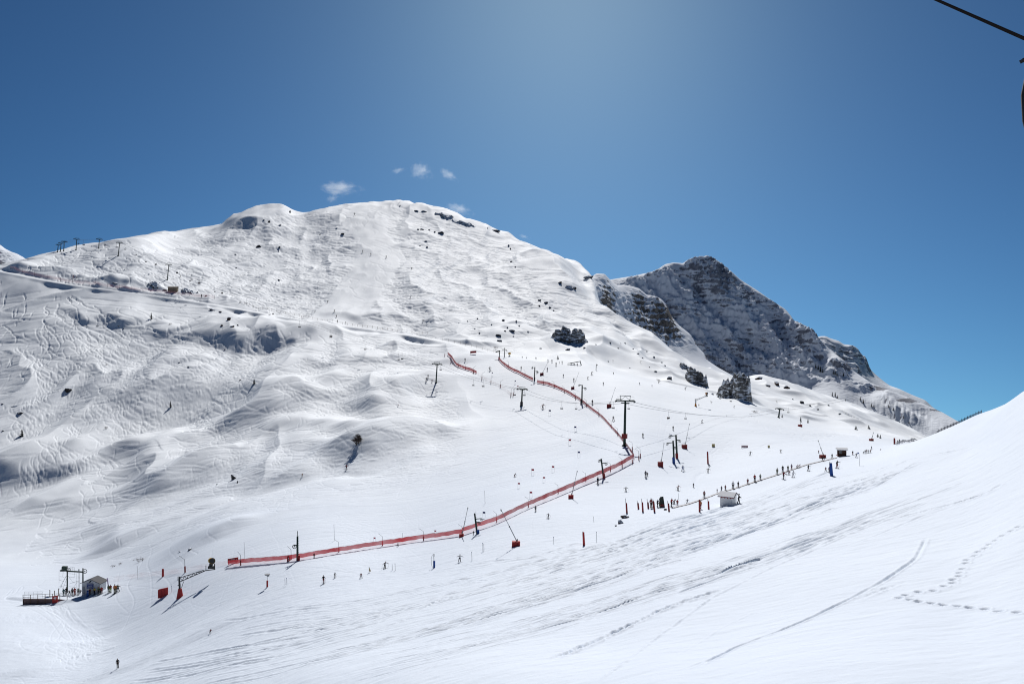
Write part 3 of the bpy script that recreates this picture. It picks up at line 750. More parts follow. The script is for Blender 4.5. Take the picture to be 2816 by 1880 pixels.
_mats = {}
def paint(name, col, rough=.55, metal=0.0, wear=.18, scale=3.0, spec=.4):
    if name in _mats: return _mats[name]
    m, n, l, b = new_mat(name)
    tc = n.new('ShaderNodeTexCoord'); nz = n.new('ShaderNodeTexNoise'); nz.inputs['Scale'].default_value = scale; nz.inputs['Detail'].default_value = 5
    l.new(tc.outputs['Object'], nz.inputs['Vector'])
    cr = n.new('ShaderNodeValToRGB')
    cr.color_ramp.elements[0].position = .3; cr.color_ramp.elements[0].color = (*[c * (1 - wear) for c in col], 1)
    cr.color_ramp.elements[1].position = .7; cr.color_ramp.elements[1].color = (*[min(1, c * (1 + wear * .5)) for c in col], 1)
    l.new(nz.outputs['Fac'], cr.inputs['Fac']); l.new(cr.outputs['Color'], b.inputs['Base Color'])
    b.inputs['Roughness'].default_value = rough; b.inputs['Metallic'].default_value = metal; b.inputs['Specular IOR Level'].default_value = spec
    _mats[name] = m
    return m
GREEN = paint('green_steel', (.018, .045, .032)); STEEL = paint('galvanised_steel', (.22, .23, .24), .45, .3); DARK = paint('dark_steel', (.03, .034, .038))
RED = paint('red_padding', (.42, .03, .028), .7); DRED = paint('dark_red_padding', (.26, .028, .025), .7); BLUE = paint('blue_padding', (.012, .07, .30), .7)
WHITE = paint('white_paint', (.8, .8, .8), .6); YELLOW = paint('yellow_paint', (.72, .42, .03)); ORANGE = paint('orange_paint', (.62, .24, .03)); BLACK = paint('black_rubber', (.018, .018, .02), .8)
WOOD = paint('weathered_wood', (.16, .10, .06), .8); BROWN = paint('dark_brown_boards', (.075, .035, .025), .8)

# ------------------------------------------------------------------ rocks standing out of the snow
def stone_material(name, a, b_, sn=.86):
    m, n, l, b = new_mat(name)
    b.inputs['Roughness'].default_value = .9; b.inputs['Specular IOR Level'].default_value = .15
    geo = n.new('ShaderNodeNewGeometry'); tc = n.new('ShaderNodeTexCoord')
    nz = n.new('ShaderNodeTexNoise'); nz.inputs['Scale'].default_value = .9; nz.inputs['Detail'].default_value = 7; l.new(tc.outputs['Object'], nz.inputs['Vector'])
    cr = n.new('ShaderNodeValToRGB'); cr.color_ramp.elements[0].position = .32; cr.color_ramp.elements[0].color = (*a, 1); cr.color_ramp.elements[1].position = .7; cr.color_ramp.elements[1].color = (*b_, 1)
    l.new(nz.outputs['Fac'], cr.inputs['Fac'])
    sp = n.new('ShaderNodeSeparateXYZ'); l.new(geo.outputs['Normal'], sp.inputs['Vector'])
    ad = n.new('ShaderNodeMath'); ad.operation = 'MULTIPLY_ADD'; ad.inputs[1].default_value = .7; l.new(nz.outputs['Fac'], ad.inputs[0]); l.new(sp.outputs['Z'], ad.inputs[2])
    mr = n.new('ShaderNodeMapRange'); mr.inputs['From Min'].default_value = sn; mr.inputs['From Max'].default_value = sn + .12; l.new(ad.outputs[0], mr.inputs['Value'])
    mx = n.new('ShaderNodeMix'); mx.data_type = 'RGBA'; mx.inputs['B'].default_value = (.83, .885, .955, 1)
    l.new(mr.outputs['Result'], mx.inputs['Factor']); l.new(cr.outputs['Color'], mx.inputs['A']); l.new(mx.outputs['Result'], b.inputs['Base Color'])
    return m
M_STONE = stone_material('dark_stone', (.035, .034, .034), (.10, .092, .085)); M_CRAG = stone_material('crag_stone', (.06, .06, .06), (.19, .18, .17), .60); M_BSTONE = stone_material('brown_stone', (.04, .028, .022), (.13, .085, .06))

def rock_mesh(seed, sub=3, blocky=.5):
    bm = bmesh.new(); bmesh.ops.create_icosphere(bm, subdivisions=sub, radius=1.0)
    rg_ = np.random.default_rng(seed)
    P = np.array([v.co[:] for v in bm.verts])
    for _ in range(9):                              # split faces: cut by random planes
        nrm = rg_.normal(size=3); nrm[2] *= .7; nrm /= np.linalg.norm(nrm); d_ = rg_.uniform(.45, .85)
        over = np.maximum(P @ nrm - d_, 0); P -= over[:, None] * nrm * (.92)
    n_ = fbm(P[:, 0] * 2.1 + seed, P[:, 1] * 2.1 + P[:, 2] * 1.7, 3, .6, seed % 9)
    P *= (1 + .22 * n_)[:, None]
    st = np.floor(P[:, 2] * 4 + .3 * P[:, 0]) / 4
    P[:, 2] = P[:, 2] * (1 - .35 * blocky) + st * .35 * blocky
    for v, p in zip(bm.verts, P): v.co = p
    me = bpy.data.meshes.new('rock'); bm.to_mesh(me); bm.free()
    return me
ROCKM = [rock_mesh(40 + i, 3, .6) for i in range(7)]
CRAGM = [rock_mesh(80 + i, 4, .9) for i in range(4)]
for _m in CRAGM:
    for v in _m.vertices:
        v.co *= 1 + .25 * float(fbm(np.array([v.co.x * 4.1 + 3]), np.array([v.co.y * 3 + v.co.z * 5.2]), 3, .6, 4)[0])
        v.co.z += .35 * max(0, float(gnoise(np.array([v.co.x * 2.6]), np.array([v.co.y * 2.6 + 9]), 6)[0])) * (v.co.z > 0)
_ri = [0]
def rock(px, py, w, h, label, group, name='rock', mat=None, cat='rock', depth=.8, sink=.3, rot=None, me=None):
    p, k = spot(px, py)
    i = _ri[0]; _ri[0] += 1
    m = me or (CRAGM[i % 4] if name == 'crag' else ROCKM[i % len(ROCKM)])
    o = bpy.data.objects.new(name, m); link(o)
    if not m.materials: m.materials.append(M_STONE)
    if mat is None and name == 'crag': mat = M_CRAG
    if mat is not None:
        o.material_slots[0].link = 'OBJECT'; o.material_slots[0].material = mat
    q_ = .72 if w < 15 else 1.0; W, H = max(w, 5) * k / 2 * q_, max(h, 4) * k * .9 * q_
    o.scale = (W * 1.12, W * depth, H * .6)
    o.location = p + Vector((0, W * depth * .35, H * (.42 - sink)))
    o.rotation_euler = (0, 0, (i * 2.399) % 6.28 if rot is None else 0) if rot is None else (0, rot, 0)
    tag(o, label, cat, group)
    return o

def crag(px, py, w, h, label, group=None, depth=.5, seed=1, tilt=0.0, jag=1.0):
    """a craggy outcrop growing out of the slope: steep broken front, snow on its ledges"""
    p, k = spot(px, py); W, H, D = w * k * 1.15, h * k, max(w, h) * k * depth * 1.9
    nu, nv = 84, 84; u = np.linspace(-1, 1, nu)[None] * np.ones((nv, 1)); v = np.linspace(-1, 1, nv)[:, None] * np.ones((1, nu))
    x = u * W / 2; y = (v + 1) * D / 2; s = W / 10
    n0 = fbm(x / (3.4 * s) + seed * 7, y / (5.5 * s) + seed, 3, .55, seed)
    n1 = fbm(x / (1.7 * s) + seed * 3, y / (2.8 * s) + seed, 4, .55, seed + 2)
    r = np.hypot(u * (1 + .25 * tilt * v), v) + .62 * n0
    E = 1 - sstep(.42, .92, r)
    f = E * np.clip(.75 + .62 * n1 * min(jag, 1.0) - .2 * v, .08, 2)
    z = np.zeros_like(f)
    for st, am in ((.34, .62), (.13, .28)):
        q = f / st + .5 * n0 + .25 * u; fr = q - np.floor(q); z += am * H * (f + st * (sstep(.38, .62, fr) - fr) * 1.0) * .42
    z = blur(np.maximum(z, 0) * sstep(0, .06, E), 1)
    gz = np.array([[ground_z(p.x + a_, max(p.y + b_, 20)) for a_, b_ in zip(ra, rb)] for ra, rb in zip(x, y)])
    X, Y, Z = x, y, gz - p.z - .05 * H * (1 - E) - .02 * H + z
    o = grid_mesh('crag', X, Y, Z, M_OUTCROP); o.location = p
    sl = np.hypot(np.gradient(z, axis=1) / np.gradient(x, axis=1), np.gradient(z, axis=0) / np.gradient(y, axis=0))
    add_attr(o, 'rock', np.clip(.70 * sstep(.25, 1.3, sl) * sstep(.01, .06, z / H) - .12, -.6, 1.0))
    return tag(o, label, 'crag', group)
G1, G2, G3, G4, G5, G6 = ('rocks along the traverse bank', 'rocks on the left shoulder of the hill', 'rocks of the summit crest', 'scattered rocks below the upper slope', 'rocks on the right flank', 'rocks on the lower left face')
for px, py, w, h, lb in [
 (315,780,20,7,'low dark rock band in the bank left of the snow covered outcrop'), (452,798,18,5,'flat brown rock slab just left of the shed'),
 (543,804,9,5,'small rock stepping down right of the shed'), (566,814,10,6,'dark rock at the end of the traverse bank')]:
    rock(px, py, w, h, lb, G1, mat=M_BSTONE)
for px, py, w, h, lb in [
 (584,853,24,9,'highest rock of the cluster under the traverse'), (605,858,14,7,'flat rock beside the highest one under the traverse'), (629,880,17,13,'slanting rock in the middle of the cluster under the traverse'),
 (609,896,12,11,'round rock at the lower left of the cluster under the traverse'), (639,899,15,8,'dark slab at the foot of the cluster under the traverse'), (654,895,9,8,'rightmost small rock of the cluster under the traverse'),
 (618,962,8,7,'lone brown rock in the shaded hollow below the cluster'), (649,737,11,7,'lone dark rock on the open slope right of the lift tower')]:
    rock(px, py, w, h, lb, 'rocks in the cluster under the traverse', mat=M_BSTONE if py > 840 else M_STONE)
for px, py in [(268,897),(325,897),(341,903)]:
    rock(px, py, 9, 5, 'small dark rock tip in the large blue shaded hollow', 'rock tips in the shaded hollow')
for px, py, w, h, lb in [
 (185,1076,28,17,'large dark overhanging rock alone on the left face'), (42,1118,19,6,'flat dark ledge near the left edge'), (6,1111,10,5,'thin dark ledge at the very left edge'), (52,1137,23,9,'dark ledge with a snow cap below the flat ledge'),
 (8,1185,14,7,'low rock at the left edge above the dark conifer'), (493,997,8,5,'small rock left of the snowy boulder in mid face'), (519,1010,13,7,'snowy dark boulder in the middle of the left face'),
 (641,1318,17,24,'tall dark rock standing in the gully'), (653,1327,8,15,'narrow dark rock beside the tall gully rock'), (660,1046,10,7,'round dark rock on the spur beside a small conifer'), (597,1332,8,6,'small brown rock left of the gully rocks'),
 (495,1516,14,5,'flat dark rock at the foot of the left face, left one of two'), (522,1511,15,7,'dark rock at the foot of the left face, right one of two')]:
    rock(px, py, w, h, lb, G6, mat=M_STONE)
for px, py, w, h in [(739,612,11,15),(770,620,13,8),(712,680,15,11),(768,681,10,9),(766,691,8,6),(648,700,8,5),(766,771,10,7),(881,645,11,5),(942,645,15,7),(725,606,7,7),(926,628,9,4)]:
    rock(px, py, w, h, 'small dark rock showing through the tracked snow of the upper left slope', G2)
rock(797, 584, 9, 14, 'dark rock on the notch between the two summits', G3)
for px, py, w, h, lb in [(1100,566,10,5,'small rock left of the summit rock band'), (1145,581,15,6,'low rock on the left of the summit band'), (1167,583,18,7,'dark slab just left of the summit crags'),
 (1362,636,30,8,'low dark rock under the cornice right of the summit band'), (1340,628,9,5,'rock bump under the cornice beside the low dark rock')]:
    rock(px, py, w, h, lb, G3, depth=.6)
crag(1222, 602, 62, 22, 'left part of the dark rock band below the summit cornice', 'dark rock band of the summit', .35, 13, 0, 1.0)
crag(1274, 620, 66, 20, 'right part of the dark rock band below the summit cornice', 'dark rock band of the summit', .35, 17, 0, 1.0)
crag(410, 796, 40, 18, 'snow covered dark outcrop on the bank left of the shed', G1, .5, 19, 0, 1.0)
crag(508, 808, 40, 17, 'reddish outcrop just right of the shed', G1, .5, 21, 0, 1.0)
for px, py, w, h in [(1149,631,13,6),(1161,632,15,7),(1180,633,9,5),(1196,638,10,6),(1211,641,23,8)]:
    rock(px, py, w, h, 'dark rock of the short row below the summit band', 'row of rocks below the summit band')
for px, py, w, h in [(1155,676,9,5),(1171,664,11,6),(1174,680,9,6),(1404,686,9,11),(1399,676,8,8),(1407,720,13,7),(1417,735,9,6)]:
    rock(px, py, w, h, 'small dark rock in the tracked snow right of the groomed lane', 'rocks right of the groomed lane')
for px, py, w, h in [(1541,779,15,9),(1565,792,28,14),(1580,795,15,11),(1620,763,32,10),(1484,826,15,7),(1502,834,15,9),(1513,847,13,11),(1483,842,9,9),(1522,854,9,6)]:
    rock(px, py, w, h, 'dark rock on the upper right shoulder of the hill', 'rocks on the upper right shoulder', mat=M_STONE)
for px, py, w, h in [(1313,878,10,8),(1286,884,9,6),(1384,883,11,12),(1420,884,8,8),(1395,902,10,9),(1428,898,10,10),(1389,911,9,7),(1407,911,18,8),(1306,905,11,6),(1319,917,9,8),(1370,924,15,9),(1373,938,20,8),(1352,893,9,6),(1262,889,8,4),(1487,959,12,6),(1562,963,16,9),(1452,912,8,5),(1412,925,9,5)]:
    rock(px, py, w, h, 'small dark rock scattered in the dip between the groomed lane and the big crag', G4)
BIG = 'rocks of the big crag'
crag(1577, 948, 106, 105, 'big dark crag with several pillars standing in the slope above the green canopy', None, .55, 3, .35, 1.5)
rock(1530, 922, 10, 7, 'small stone left of the big crag', None)
rock(1607, 957, 12, 8, 'small stone at the foot of the big crag', None)
for px, py, w, h in [(1677,942,11,7),(1719,945,9,7),(1639,948,10,6),(1755,974,9,7),(1767,985,9,6),(1798,983,12,9),(1820,997,10,7),(1803,1022,11,7),(1828,1006,9,6),(1673,994,9,6),(1779,967,8,6),(1700,958,7,5),(1741,960,8,5),(1786,1010,8,5),(1732,1012,8,5)]:
    rock(px, py, w, h, 'small dark rock on the steep open slope under the right ridge', G5)
rock(1843, 1043, 17, 13, 'dark squarish boulder right of the round bare tree', G5)
crag(1886, 1016, 34, 26, 'small upper left outcrop of the cliff on the right flank', 'crags on the right flank', .6, 5, 0, 1.2)
crag(1928, 1062, 72, 105, 'broken dark cliff on the right flank above the bare tree', 'crags on the right flank', .55, 7, -.3, 1.2)
crag(2048, 1104, 84, 205, 'tall dark tower crag with a flat snowy head', 'crags on the right flank', .5, 9, -.2, .8)
crag(1996, 1092, 40, 26, 'low outcrop left of the dark tower crag', 'crags on the right flank', .6, 11, 0, 1.0)
for px, py, w, h, lb in [(2088,1043,26,12,'left ledge of the rock band along the far ridge'), (2112,1062,16,8,'small ledge between the two of the rock band'), (2136,1058,32,16,'middle ledge of the rock band along the far ridge'), (2166,1068,28,13,'right ledge of the rock band along the far ridge')]:
    rock(px, py, w, h, lb, 'ledges of the far ridge', mat=M_BSTONE, depth=.5)
for px, py, w, h in [(2205,1108,15,11),(2227,1117,11,10),(2279,1116,10,8),(2180,1098,9,6),(2310,1138,11,6),(2250,1126,8,6),(1959,1085,13,9),(1980,1096,13,8),(2010,1104,9,6)]:
    rock(px, py, w, h, 'small dark rock on the snow of the far right ridge', 'rocks of the far right ridge')
for px, py, w, h, lb in [(1717,1424,26,13,'snow dusted top slab of the dark pile left of the padded posts'), (1707,1438,22,15,'middle slab of the dark pile left of the padded posts'), (1694,1446,14,9,'lowest slab of the dark pile left of the padded posts'), (1830,1402,13,10,'round brown rock between the padded posts')]:
    rock(px, py, w, h, lb, 'brown rocks by the conveyor', mat=M_BSTONE, depth=.7)
rock(2510, 1213, 14, 5, 'flat reddish brown stone on the near slope by the wind fence', None, mat=M_BSTONE)

# ------------------------------------------------------------------ shrubs and trees
TWIG = paint('bare_twigs', (.15, .115, .10), .9); NEEDLE = paint('conifer_needles', (.022, .034, .02), .9, 0, .5, 2.0); BARK = paint('bark', (.085, .065, .05), .9)
def bare_tree_mesh(seed, stems=2, spread=.35, levels=5, r0=.022, L0=.36):
    rg_ = random.Random(seed); tk, cr = MB(), MB()
    def grow(p, d, L, r, lv):
        q = p + d * L
        (tk if lv < 2 else cr).tube([p, p + d * L * .5 + Vector((rg_.uniform(-.05, .05), rg_.uniform(-.05, .05), 0)) * L, q], [r, r * .85, r * .7] if lv < 2 else [max(r, .0038)] * 3, 5 if lv < 2 else 3, cap=False)
        if lv >= levels: return
        for _ in range(3 if lv < 3 else 4):
            a = rg_.uniform(0, 6.28); s_ = rg_.uniform(.35, .8) * (1 + spread)
            nd = (d + Vector((math.cos(a) * s_, math.sin(a) * s_, rg_.uniform(-.05, .35)))).normalized()
            grow(p + d * L * rg_.uniform(.35, 1), nd, L * rg_.uniform(.55, .78), r * .6, lv + 1)
    for k in range(stems):
        a = 6.28 * k / stems + rg_.uniform(0, 1)
        grow(Vector((math.cos(a) * .05 * (stems > 1), math.sin(a) * .05, -.05)), Vector((math.cos(a) * spread * (stems > 1), math.sin(a) * spread * .5, 1)).normalized(), L0, r0, 0)
    return tk.mesh('trunk', BARK), cr.mesh('crown', TWIG)
BARE = [bare_tree_mesh(3, 5, .30, 5, .016, .27), bare_tree_mesh(5, 1, .45, 4, .024), bare_tree_mesh(9, 3, .7, 4, .014), bare_tree_mesh(12, 6, .95, 3, .012)]
def bare(px, py, w, h, var, label, group=None, name='bare_tree', cat='tree'):
    p, k = spot(px, py); o = empty(name, p - Vector((0, 0, .05 * h * k)), random.uniform(0, 6)); o.scale = (w * k / 1.15, w * k / 1.15, h * k / 1.12)
    tk, cr = BARE[var]
    for nm, me in (('trunk', tk), ('crown', cr)):
        c = link(bpy.data.objects.new(nm, me)); c.parent = o
    return tag(o, label, cat, group)
bare(982, 1221, 62, 60, 0, 'large bare many stemmed tree alone in the gully of the hill')
bare(1812, 1054, 24, 27, 1, 'round crowned bare tree at the foot of the right flank')
for px, py, w, h, lb in [(1885,1073,14,23,'slim pale bare tree right of the round crowned one'), (1956,1109,13,15,'small bare tree near the yellow snow gun'), (1762,997,11,11,'small bare tree high on the right flank'), (1686,995,8,13,'thin bare tree left on the right flank'), (1707,948,7,11,'thin bare tree highest on the right flank'), (2019,1122,12,15,'bare tree under the dark tower crag'), (2136,1107,10,12,'bare tree under the far ridge ledges')]:
    bare(px, py, w, h, 1, lb, 'bare trees along the right flank')
bare(1363, 960, 16, 17, 2, 'pale bare shrub above the start of the red net', name='bare_shrub', cat='shrub')
bare(386, 1542, 44, 19, 3, 'wide bare willow shrub at the edge of the lower valley', 'bare shrubs beside the valley', 'bare_shrub', 'shrub')
bare(311, 1558, 16, 14, 3, 'small bare shrub, left of the two beside the wide one', 'bare shrubs beside the valley', 'bare_shrub', 'shrub')
bare(331, 1551, 14, 13, 3, 'small bare shrub between the wide one and the left one', 'bare shrubs beside the valley', 'bare_shrub', 'shrub')
bare(293, 1003, 10, 8, 3, 'tiny bare shrub on the tracked left face', None, 'bare_shrub', 'shrub')
bare(2076, 1134, 26, 13, 3, 'reddish brown shrub under the dark tower crag', None, 'bare_shrub', 'shrub')
bare(292, 1178, 14, 14, 3, 'round brownish shrub in the middle of the left face', None, 'bare_shrub', 'shrub')
bare(469, 892, 12, 11, 3, 'round shrub right of the upright conifer under the traverse', None, 'bare_shrub', 'shrub')
def conifer_mesh(seed):
    rg_ = random.Random(seed); cr = MB(); tk = MB()
    tk.tube([(0, 0, -.1), (0, 0, .95)], [.03, .006], 5)
    for i in range(150):
        t = rg_.random() ** .8; z = .06 + .92 * t; rr = (1 - t) ** .8 * .30 * rg_.uniform(.55, 1.15) + .015; a = rg_.uniform(0, 6.28)
        tip = Vector((math.cos(a) * rr, math.sin(a) * rr, z - rr * .25)); b0 = Vector((0, 0, z)); sd_ = Vector((-math.sin(a), math.cos(a), 0)) * rr * .34
        md = b0.lerp(tip, .6)
        cr.add([b0, md + sd_, tip, md - sd_, md + Vector((0, 0, .03))], [(0, 1, 4), (1, 2, 4), (2, 3, 4), (3, 0, 4)])
    return tk.mesh('trunk', BARK), cr.mesh('crown', NEEDLE)
CON = [conifer_mesh(i) for i in range(3)]
def conifer(px, py, w, h, label, group=None, pos=None):
    p, k = pos or spot(px, py)
    o = empty('conifer', p - Vector((0, 0, .06 * h * k)), random.uniform(0, 6)); o.scale = (w * k / .55, w * k / .55, h * k * 1.05)
    for nm, me in zip(('trunk', 'crown'), CON[int(px) % 3]):
        c = link(bpy.data.objects.new(nm, me)); c.parent = o
    return tag(o, label, 'tree', group)
for px, py, w, h, lb in [(416,877,8,19,'upright conifer with a long shadow under the traverse'), (60,1199,15,20,'dark bushy conifer near the left edge'), (469,1119,8,18,'narrow conifer alone in the middle of the left face'), (699,1055,11,14,'small leaning conifer on the spur'), (1534,987,7,11,'small dark conifer above the canopy platform')]:
    conifer(px, py, w, h, lb, 'single conifers on the hill')
for px, py, w, h, lb in [(2202,1160,8,15,'left one of two dark conifers behind the nursery slope'), (2222,1163,7,13,'right one of two dark conifers behind the nursery slope'), (2354,1181,11,11,'squat conifer in the shaded dip left of the pass'), (2389,1178,8,10,'conifer right of the squat one near the pass'), (2414,1202,8,11,'left small conifer at the pass'), (2421,1205,8,11,'right small conifer at the pass'), (2151,1148,6,10,'small conifer beside the dark green pylon')]:
    conifer(px, py, w, h, lb, 'conifers near the pass')

def far_spot(ob, px, py):
    """first point of a mountain sheet along this line of sight"""
    d_ = Vector(((px - CX) / F, 1.0, (CY - py) / F)).normalized()
    ok, loc, nrm, _ = ob.ray_cast(Vector((0, 0, 0)), d_)
    return (loc, loc.y / F) if ok else None
bpy.context.view_layer.update()
for px, py, h in [(2243,1012,15),(2250,1016,17),(2256,1022,20),(2262,1024,14),(2292,1028,14),(2297,1030,16),(2302,1033,12),(2320,1034,13),(2289,1088,14),(2297,1090,16),(2303,1095,12),(2325,1104,10),(2366,1100,13),(2374,1108,15),(2397,1118,13),(2403,1120,11),(2444,1120,12),(2457,1128,12),(2485,1150,11),(2500,1164,10)]:
    sp_ = far_spot(mountain, px, py)
    if sp_: conifer(px, py, h * .42, h * .8, 'small dark conifer on the lower slopes of the rock mountain', 'conifers under the rock mountain', pos=sp_)
# ------------------------------------------------------------------ chairlift: pylons, ropes, chairs
def pylon_parts(H, W):
    """green T-shaped pylon of height H with a crossarm W wide; arm along local x"""
    pole, arm, fr = MB(), MB(), MB()
    pole.tube([(0, 0, -1.0), (0, 0, H * .5), (0, 0, H * .9)], [.42, .34, .27], 10)
    pole.tube([(.42, 0, .2), (.34, 0, H * .86)], .03, 4)
    pole.box((0, 0, .1), (1.3, 1.3, .5))
    arm.box((0, 0, H * .9), (W * .92, .34, .38)); arm.box((0, 0, H * .86), (W * .4, .25, .3))
    for s_ in (-1, 1):
        arm.box((s_ * W * .3, 0, H * .93), (W * .26, .9, .12)); arm.box((s_ * W * .3, .5, H * .975), (W * .24, .05, .05))
    for s_ in (-1, 1):
        fr.tube([(s_ * W * .22, 0, H * .91), (s_ * W * .24, 0, H)], .07, 5)
    fr.tube([(-W * .27, 0, H), (W * .27, 0, H)], .09, 5)
    fr.tube([(-W * .22, 0, H * .91), (0, 0, H * .99)], .05, 4); fr.tube([(W * .22, 0, H * .91), (0, 0, H * .99)], .05, 4)
    sh = MB()
    sh.box((0, 0, 0), (.12, 2.6, .16))
    for i in range(5): sh.ring((0, -1.1 + .55 * i, -.16), (1, 0, 0), .17, .05, 10, 4)
    return pole, arm, fr, sh
def pylon(px, py, hpx, yaw, lean, label, group, pad=None):
    p, k = spot(px, py)
    H = hpx * k; W = .62 * H if H > 8 else .66 * H
    W = min(max(W, 4.6), 6.4)
    o = empty('lift_pylon', p, yaw); o.rotation_euler = (0, lean, yaw)
    pole, arm, fr, sh = pylon_parts(H, W)
    pole.build('pole', GREEN, o, True); a = arm.build('crossarm', GREEN, o); fr.build('lifting_frame', GREEN, o)
    me = sh.mesh('sheave_train', DARK)
    for s_ in (-1, 1):
        c = link(bpy.data.objects.new('sheave_train', me)); c.parent = a; c.location = (s_ * W * .45, 0, H * .90 - .1)
    if pad: 
        m = MB()
        if pad == 'red': m.box((0, 0, H * .20), (1.5, 1.3, H * .09)); m.build('pad', DRED, o)
        else: m.box((0, 0, H * .12), (1.1, 1.1, H * .22)); m.build('pad', DARK, o)
    tag(o, label, 'lift pylon', group)
    M_ = Matrix.Translation(p) @ Matrix.Rotation(yaw, 4, 'Z') @ Matrix.Rotation(lean, 4, 'Y')
    return [M_ @ Vector((s_ * W * .45, 0, H * .90 - .32)) for s_ in (-1, 1)]
GP = 'pylons of the chairlift'
PY = [(158,693,22,.5,.10,'leftmost pylon of the tight group on the left skyline',None),(166,692,26,.45,.08,'middle pylon of the tight group on the left skyline',None),(175,691,29,.4,.06,'right pylon of the tight group on the left skyline',None),
 (209,687,33,.3,.06,'lone pylon on the skyline beside a hanging chair',None),(271,684,30,.25,.08,'pylon breaking the skyline where the slope rises',None),(325,703,40,.2,.10,'pylon on the upper left slope casting a long shadow',None),
 (460,769,46,.1,.10,'pylon standing above the shed on the traverse',None),(1199,1053,58,-.15,.06,'tall pylon on the smooth spur with a long blue shadow',None),(1434,1116,52,-.3,.05,'pylon with dark padded foot in the middle of the race slope','dark'),
 (1717,1226,138,-.35,.02,'tallest green pylon with a red pad, at the bend of the red net','red'),(2141,1148,27,-.5,.12,'small dark green pylon at the edge of the nursery slope',None)]
tops = [pylon(a, b, c, d, e, f, GP, g) for a, b, c, d, e, f, g in PY]
# the line leaves the picture to the right, beyond the pass
endp, _ = spot(2460, 1216); 
ENDL = [Vector((endp.x + 40 + 3 * s_, endp.y + 120, endp.z + 9)) for s_ in (-1, 1)]
startp = [Vector((t.x - 22, t.y + 34, t.z - 6)) for t in tops[0]]
ROPES = []
for s_ in (0, 1):
    nodes = [startp[s_]] + [t[s_] for t in tops[:1]] + [tops[2][s_]] + [t[s_] for t in tops[3:]] + [ENDL[s_]]
    pts = []
    for a, b in zip(nodes[:-1], nodes[1:]):
        n_ = max(2, int((b - a).length / 8)); sag = min((b - a).length * .018, 5.0)
        for i in range(n_):
            t = i / n_; q = a.lerp(b, t); q.z -= sag * 4 * t * (1 - t); pts.append(q)
    pts.append(nodes[-1]); ROPES.append(pts)
    m = MB(); m.tube(pts, .045, 4)
    o = m.build('lift_rope', STEEL); tag(o, ['left hand haul rope of the chairlift running over all its pylons', 'right hand haul rope of the chairlift running over all its pylons'][s_], 'cable', 'haul ropes of the chairlift')
def on_rope(s_, px):
    P = ROPES[s_]
    for a, b in zip(P[:-1], P[1:]):
        xa, xb = CX + F * a.x / a.y, CX + F * b.x / b.y
        if (xa - px) * (xb - px) <= 0 and xa != xb:
            return a.lerp(b, (px - xa) / (xb - xa))
def chair_proto():
    o = empty('lift_chair', (0, 0, 0))
    m = MB(); m.tube([(0, 0, .1), (0, -.05, -.9), (0, .25, -2.0), (0, .3, -2.3)], .045, 6); m.box((0, 0, .05), (.1, .5, .2)); m.build('hanger', STEEL, o)
    m = MB()
    for s_ in (-1, 1): m.tube([(0, .3, -2.25), (s_ * .55, .3, -2.3), (s_ * .62, .3, -2.7), (s_ * .62, .25, -3.2), (s_ * .62, -.3, -3.25)], .035, 5)
    m.tube([(-.62, .28, -2.75), (.62, .28, -2.75)], .03, 4); m.build('frame', STEEL, o)
    m = MB(); m.box((0, -.02, -3.25), (1.22, .5, .07)); m.build('seat', DARK, o)
    m = MB(); m.box((0, .27, -3.0), (1.22, .06, .34), Matrix.Rotation(-.2, 3, 'X')); m.build('backrest', DARK, o)
    return o
proto = chair_proto(); first = [True]
def chair(px, s_, label, sc):
    p = on_rope(s_, px)
    if p is None: return None
    o = proto if first[0] else copy_tree(proto); first[0] = False
    o.location = p; o.rotation_euler = (0, 0, random.uniform(-.5, .5)); 
    hp = sc * p.y / F; o.scale = (hp / 3.4,) * 3
    tag(o, label, 'chairlift chair', 'chairs of the lift')
    return o
CH = [(215,0,14,'chair hanging left beside the lone skyline pylon'),(230,1,15,'chair against the sky just right of the lone skyline pylon'),(288,1,14,'chair at the skyline just right of the skyline breaking pylon'),(344,1,14,'first chair right of the long shadow pylon'),(321,0,13,'chair just left of the long shadow pylon'),(374,1,13,'second chair right of the long shadow pylon'),
 (401,0,14,'third chair right of the long shadow pylon'),(429,1,15,'occupied chair just left of the pylon over the shed'),(487,1,15,'occupied chair just right of the pylon over the shed'),(523,0,14,'left of two empty chairs right of the shed pylon'),(527,1,14,'right of two empty chairs right of the shed pylon'),(548,1,15,'occupied chair over the end of the traverse bank'),
 (590,0,13,'empty chair over the bend of the traverse'),(611,1,14,'occupied chair over the bend of the traverse'),(660,0,13,'left chair of the pair above the rock cluster'),(678,1,14,'right chair of the pair above the rock cluster'),(741,0,14,'left chair of the pair at the row of fence posts'),(751,1,15,'right chair of the pair at the row of fence posts'),
 (824,0,18,'chair hanging over the smooth bench below the fence posts'),(910,1,20,'occupied chair over the edge of the bench'),(1004,0,18,'chair over the middle of the sunlit swell'),(1096,0,17,'left chair of the pair left of the tall spur pylon'),(1106,1,18,'right chair of the pair left of the tall spur pylon'),(1212,1,16,'chair hanging just right of the tall spur pylon'),
 (1302,0,18,'left chair between spur pylon and dark footed pylon'),(1329,1,19,'right chair between spur pylon and dark footed pylon'),(1415,0,19,'chair just left of the dark footed pylon'),(1442,1,18,'chair just right of the dark footed pylon'),(1545,0,20,'chair over the race slope left of the red net'),(1584,1,18,'chair above the red net'),
 (1687,0,19,'chair between the red snow gun box and the tallest pylon'),(1729,1,18,'chair just right of the tallest pylon'),(1838,0,20,'occupied chair over the upper nursery slope'),(1885,1,18,'empty chair right of the occupied one over the nursery slope'),(1998,0,19,'chair over the middle of the upper nursery slope'),(2066,1,18,'chair over the reddish shrub'),(2168,0,15,'left chair beyond the small dark pylon'),(2249,1,13,'rightmost chair near the far ridge')]
CHAIRS = {}
